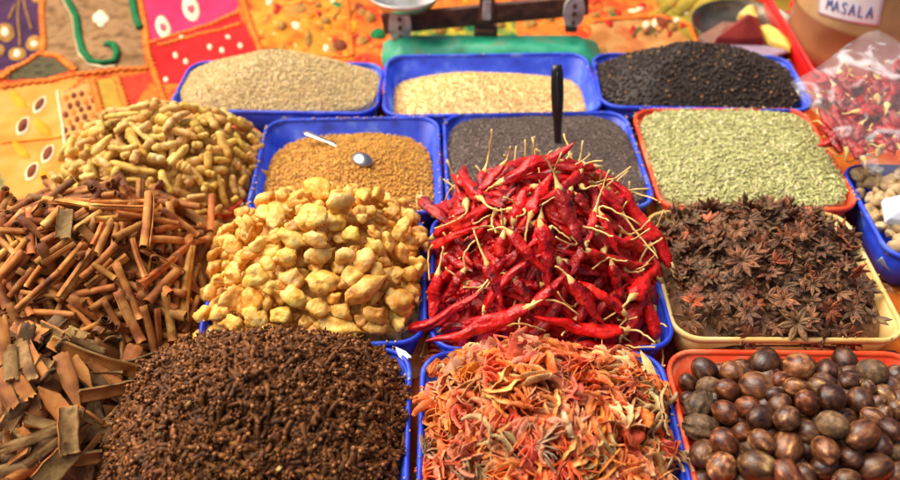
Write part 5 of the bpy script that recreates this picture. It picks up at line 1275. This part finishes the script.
for sgn in (1, -1):
    for i in range(lv):
        s_ = 1 - i / lv
        for k in range(n):
            p = Bc + (sub[k] - Bc) * s_; hgt = .030 * (1 - s_ ** 2.6) ** .6 * (1 if sgn > 0 else .7)
            cr_ = .005 * mnoise.noise((p[0] * 45, p[1] * 45, p[2] * 45 + sgn * 7)) + .003 * mnoise.noise((p[0] * 120, p[1] * 120, sgn * 3))
            vv.append(p - Bc + upv * (sgn * hgt + cr_ * (1 - s_ ** 4 * .6)))
    vv.append(upv * sgn * .030)
o1 = lv * n + 1
for sgn in (0, 1):
    b0 = sgn * o1
    for i in range(lv - 1):
        for k in range(n):
            k2 = (k + 1) % n; q = (b0 + i * n + k, b0 + i * n + k2, b0 + (i + 1) * n + k2, b0 + (i + 1) * n + k); ff.append(q if sgn == 0 else q[::-1])
    for k in range(n): q = (b0 + (lv - 1) * n + k, b0 + (lv - 1) * n + (k + 1) % n, b0 + lv * n); ff.append(q if sgn == 0 else q[::-1])
for k in range(n): ff.append((k, o1 + k, o1 + (k + 1) % n, (k + 1) % n))
bag = MB().add(vv, ff).build('plastic_bag', film, None, Bc); tag(bag, 'crumpled clear plastic bag full of red chillies beside the spice jar', 'bag')
BG2 = 'chillies inside the clear bag'
BC = [(812, 108, 838, 142, 17), (838, 160, 818, 122, 15), (846, 120, 880, 100, 16), (858, 72, 872, 84, 20), (884, 118, 900, 140, 17), (850, 92, 838, 68, 16), (890, 60, 885, 92, 17), (862, 140, 900, 128, 16), (842, 112, 830, 84, 15), (905, 100, 880, 75, 17), (868, 126, 850, 100, 15), (900, 160, 880, 140, 16), (848, 150, 860, 128, 15), (830, 100, 815, 95, 14), (915, 130, 890, 110, 16), (840, 140, 862, 165, 16)]
for i, (a, b, c, d, w) in enumerate(BC + [(a + 14, b - 10, c + 6, d + 12, w) for a, b, c, d, w in BC[:12]] + [(808 + (k * 37) % 95, 78 + (k * 23) % 85, 830 + (k * 37) % 80, 70 + (k * 41) % 95, 17) for k in range(26)]):
    lay = -.012 if i >= 28 else .004
    A, B = BY(a, b) + upv * (lay + random.uniform(-.006, .008)), BY(c, d) + upv * (lay + random.uniform(-.006, .008)); A, B = Bc + (A - Bc) * .86, Bc + (B - Bc) * .86; r = w * mpp(A) * .5
    t = unit(B - A); E = B + unit(t + np.array(RNG.normal(0, .6, 3))) * .022; E = E + upv * (.012 - np.dot(E - Bc, upv)) if np.dot(E - Bc, upv) > .02 else E
    o = add_chilli(A, B, E, r, random.uniform(-.1, .1), random.uniform(-.35, .35), shade(.4, .7, .15), 600 + i)
    tag(o, 'dried red chilli seen through the clear bag', 'chilli', BG2)

# ------------------------------------------------------------------ pale lumps, wrappers and scraps
lumpm = M('pale_lump', [(130, 100, 62), (184, 154, 108), (206, 182, 140)], scale=60, rough=.6, bump=.5, bscale=240, vary=.15)
lm = []
for k in range(4):
    m_ = fruit_mesh(.011, .0095, .0085, 300 + k * 3.1); m_.materials.clear(); m_.materials.append(lumpm); m_.name = 'pale_lump'; lm.append(m_)
h4 = HP['B4']
for i in range(170):
    x, y = h4.sample(.98); p = (x, y, h4.z(x, y) - random.uniform(0, .012))
    if not seen(p, 30): continue
    o = link('pale_lump', lm[i % 4], None, p, (random.uniform(0, 6), random.uniform(0, 6), random.uniform(0, 6))); o.scale = (random.uniform(.7, 1.0),) * 3
    tag(o, 'pale beige root lump in the tray under the bag', 'root lump', 'pale root lumps in the edge tray')
wm = M('white_wrapper', [(196, 206, 216), (226, 232, 238)], scale=30, rough=.25, bump=.4, bscale=90, vary=0)
packet('plastic_wrapper', [(880, 202, .070), (905, 196, .074), (930, 204, .072), (930, 226, .066), (900, 226, .062), (884, 224, .064)], wm, 'white glossy plastic wrapper over the pale lumps', .5, .006, 'wrapper')
packet('plastic_wrapper', [(876, 262, .030), (890, 248, .036), (930, 250, .036), (930, 276, .024), (890, 272, .024)], mk('grey_white_wrapper', (130, 138, 148), (196, 200, 204), .3), 'pale grey plastic wrapper beside the corner of the star anise tray', .5, .005, 'wrapper')
def scrap(u, v, z, w, l, rot, lab, mat, name='paper_scrap', cat='scrap'):
    p = at_z(u, v, z); X = np.array([math.cos(rot), math.sin(rot), .25]); vv, ff, mm = slab_mesh(p - X * l / 2, p + X * l / 2, w, u, arc=.9, thick=.0005, pointed=True)
    o = link(name, mesh_of(name, [np.asarray(q) - p for q in vv], ff, True, [mat]), None, p); tag(o, lab, cat)
scrap(647, 364, .060, .008, .024, 1.9, 'white papery skin standing at the corner of the mace tray', MAT['chilli_stem'], 'papery_skin', 'husk')
scrap(402, 353, .056, .008, .015, 2.4, 'white paper scrap on the corner of the clove tray', paper)
scrap(768, 395, .058, .0, .0, 0, '', paper) if False else None

# ------------------------------------------------------------------ grains spilt on the rims
def spilt():
    P = []
    for k, n in (('A1', 30), ('A2', 20), ('A3', 24), ('B1', 110), ('B2', 80), ('B3', 110), ('C3', 20), ('C1', 30), ('D1', 40), ('D2', 20)):
        t = TR[k]
        for _ in range(n):
            s, e = random.uniform(-1, 1), random.choice((-1, 1)); hw, hd = t['w'] / 2 - .003, t['d'] / 2 - .003
            lx, ly = (s * hw * .9, e * hd) if random.random() < .5 else (e * hw, s * hd * .9)
            p = t['c'] + lx * t['ax'] + ly * t['ay']; P.append((p[0] + random.gauss(0, .0012), p[1] + random.gauss(0, .0012), t['h'] + .0008))
    return np.array(P)
def spilt_grains():
    P = spilt(); sh = [(sp4[0] * .9, sp4[1]), (sp4b[0] * 1.1, sp4b[1])]; n = len(P); Rm = rot_to(np.tile((0, 0, 1.), (n, 1)), .1); V, F = [], []
    for i in range(n):
        v, f = sh[i % 2]; F.append(f + len(v) * i); V.append(v @ Rm[i].T + P[i])
    o = link('spilt_grains', big_mesh('spilt_grains', np.vstack(V), np.vstack(F), [grain_mat('mixed_grain', [(120, 80, 40), (206, 170, 110), (226, 200, 150)], vary=.5)]))
    tag(o, 'stray seeds spilt along the rims of the trays', 'seeds', kind='stuff')
spilt_grains()

# ------------------------------------------------------------------ labels that tell repeats apart
SIDES = {'turmeric': ('B0', 'cloth side', 'spoon tray side'), 'cinnamon': ('C0', 'stall edge side', 'fruit side'), 'bark': ('D0', 'stall edge side', 'clove side'), 'dried fruit': ('C1', 'cinnamon side', 'chilli side'),
         'chilli': ('C2', 'fruit side', 'star anise side'), 'nutmeg': ('D3', 'mace side', 'far corner side'), 'mace': ('D2', 'clove side', 'nutmeg side'), 'clove': ('D1', 'bark side', 'mace side'), 'star anise': ('C3', 'chilli side', 'far wall side')}
from collections import Counter
tops = [o for o in bpy.data.objects if not o.parent and o.get('category') in SIDES]
count = Counter(o['label'] for o in tops)
for o in tops:
    if count[o['label']] < 3 or 'clear bag' in o['label'] or len(o['label'].split()) > 6: continue
    cat = o['category']; key, a, b = SIDES[cat]; t = TR[key]; d = np.array(o.location)[:2] - t['c']
    lx, ly = np.dot(d, t['ax']) / t['w'] + .5, np.dot(d, t['ay']) / t['d'] + .5
    lab = o['label'] + (' far up its heap' if ly > .78 else ' high on its heap' if ly > .52 else ' midway down its heap' if ly > .26 else ' low on its heap') + ', ' + (a if lx < .33 else b if lx > .67 else 'in the middle')
    if cat in ('turmeric', 'cinnamon', 'bark', 'chilli', 'clove', 'mace'):
        x = o.matrix_basis.to_3x3() @ Vector((1, 0, 0)) if cat != 'chilli' else None
        if x is None:
            vs = o.data.vertices; x = vs[len(vs) - 3].co - vs[0].co
        p = np.array(o.location); l2 = lab + ', pointing ' + dirword(proj(p), proj(p + np.array(x) * .01))
        if len(l2.split()) <= 16: lab = l2
    o['label'] = lab

# ------------------------------------------------------------------ light, sky, camera
W = bpy.data.worlds.new('World'); bpy.context.scene.world = W; W.use_nodes = True
nt = W.node_tree; bg = nt.nodes['Background']; sky = nt.nodes.new('ShaderNodeTexSky'); sky.sky_type = 'NISHITA'; sky.sun_disc = False
SEL, SAZ = R(56), R(-62)          # sun height; direction it comes from, measured from +Y towards +X
sky.sun_elevation = SEL; sky.sun_rotation = SAZ; sky.dust_density = 8.0; sky.air_density = .6; sky.ozone_density = .3
nt.links.new(sky.outputs[0], bg.inputs[0]); bg.inputs[1].default_value = 0.12
sd = bpy.data.lights.new('sun', 'SUN'); sd.energy = 2.7; sd.angle = R(58); sd.color = (1.0, .90, .75)
so = bpy.data.objects.new('sun', sd); C.objects.link(so)
sdir = Vector((math.sin(SAZ) * math.cos(SEL), math.cos(SAZ) * math.cos(SEL), math.sin(SEL)))
so.rotation_euler = (-sdir).to_track_quat('-Z', 'Y').to_euler(); so.location = sdir * 3
cd = bpy.data.cameras.new('camera'); cam = bpy.data.objects.new('camera', cd); C.objects.link(cam)
cam.location = (0, 0, HC); cam.rotation_euler = (math.pi / 2 - PITCH, 0, 0)
cd.sensor_width = 36; cd.lens = FPX * 36 / 900; cd.clip_start = .02; cd.clip_end = 50
cd.dof.use_dof = True; cd.dof.focus_distance = .70; cd.dof.aperture_fstop = 4.2
s_ = bpy.context.scene; s_.camera = cam
s_.view_settings.view_transform = 'Standard'; s_.view_settings.look = 'None'; s_.view_settings.exposure = 0.42; s_.view_settings.gamma = 1
s_.render.engine = 'CYCLES'; s_.cycles.use_denoising = True; s_.cycles.max_bounces = 6; s_.cycles.transparent_max_bounces = 12
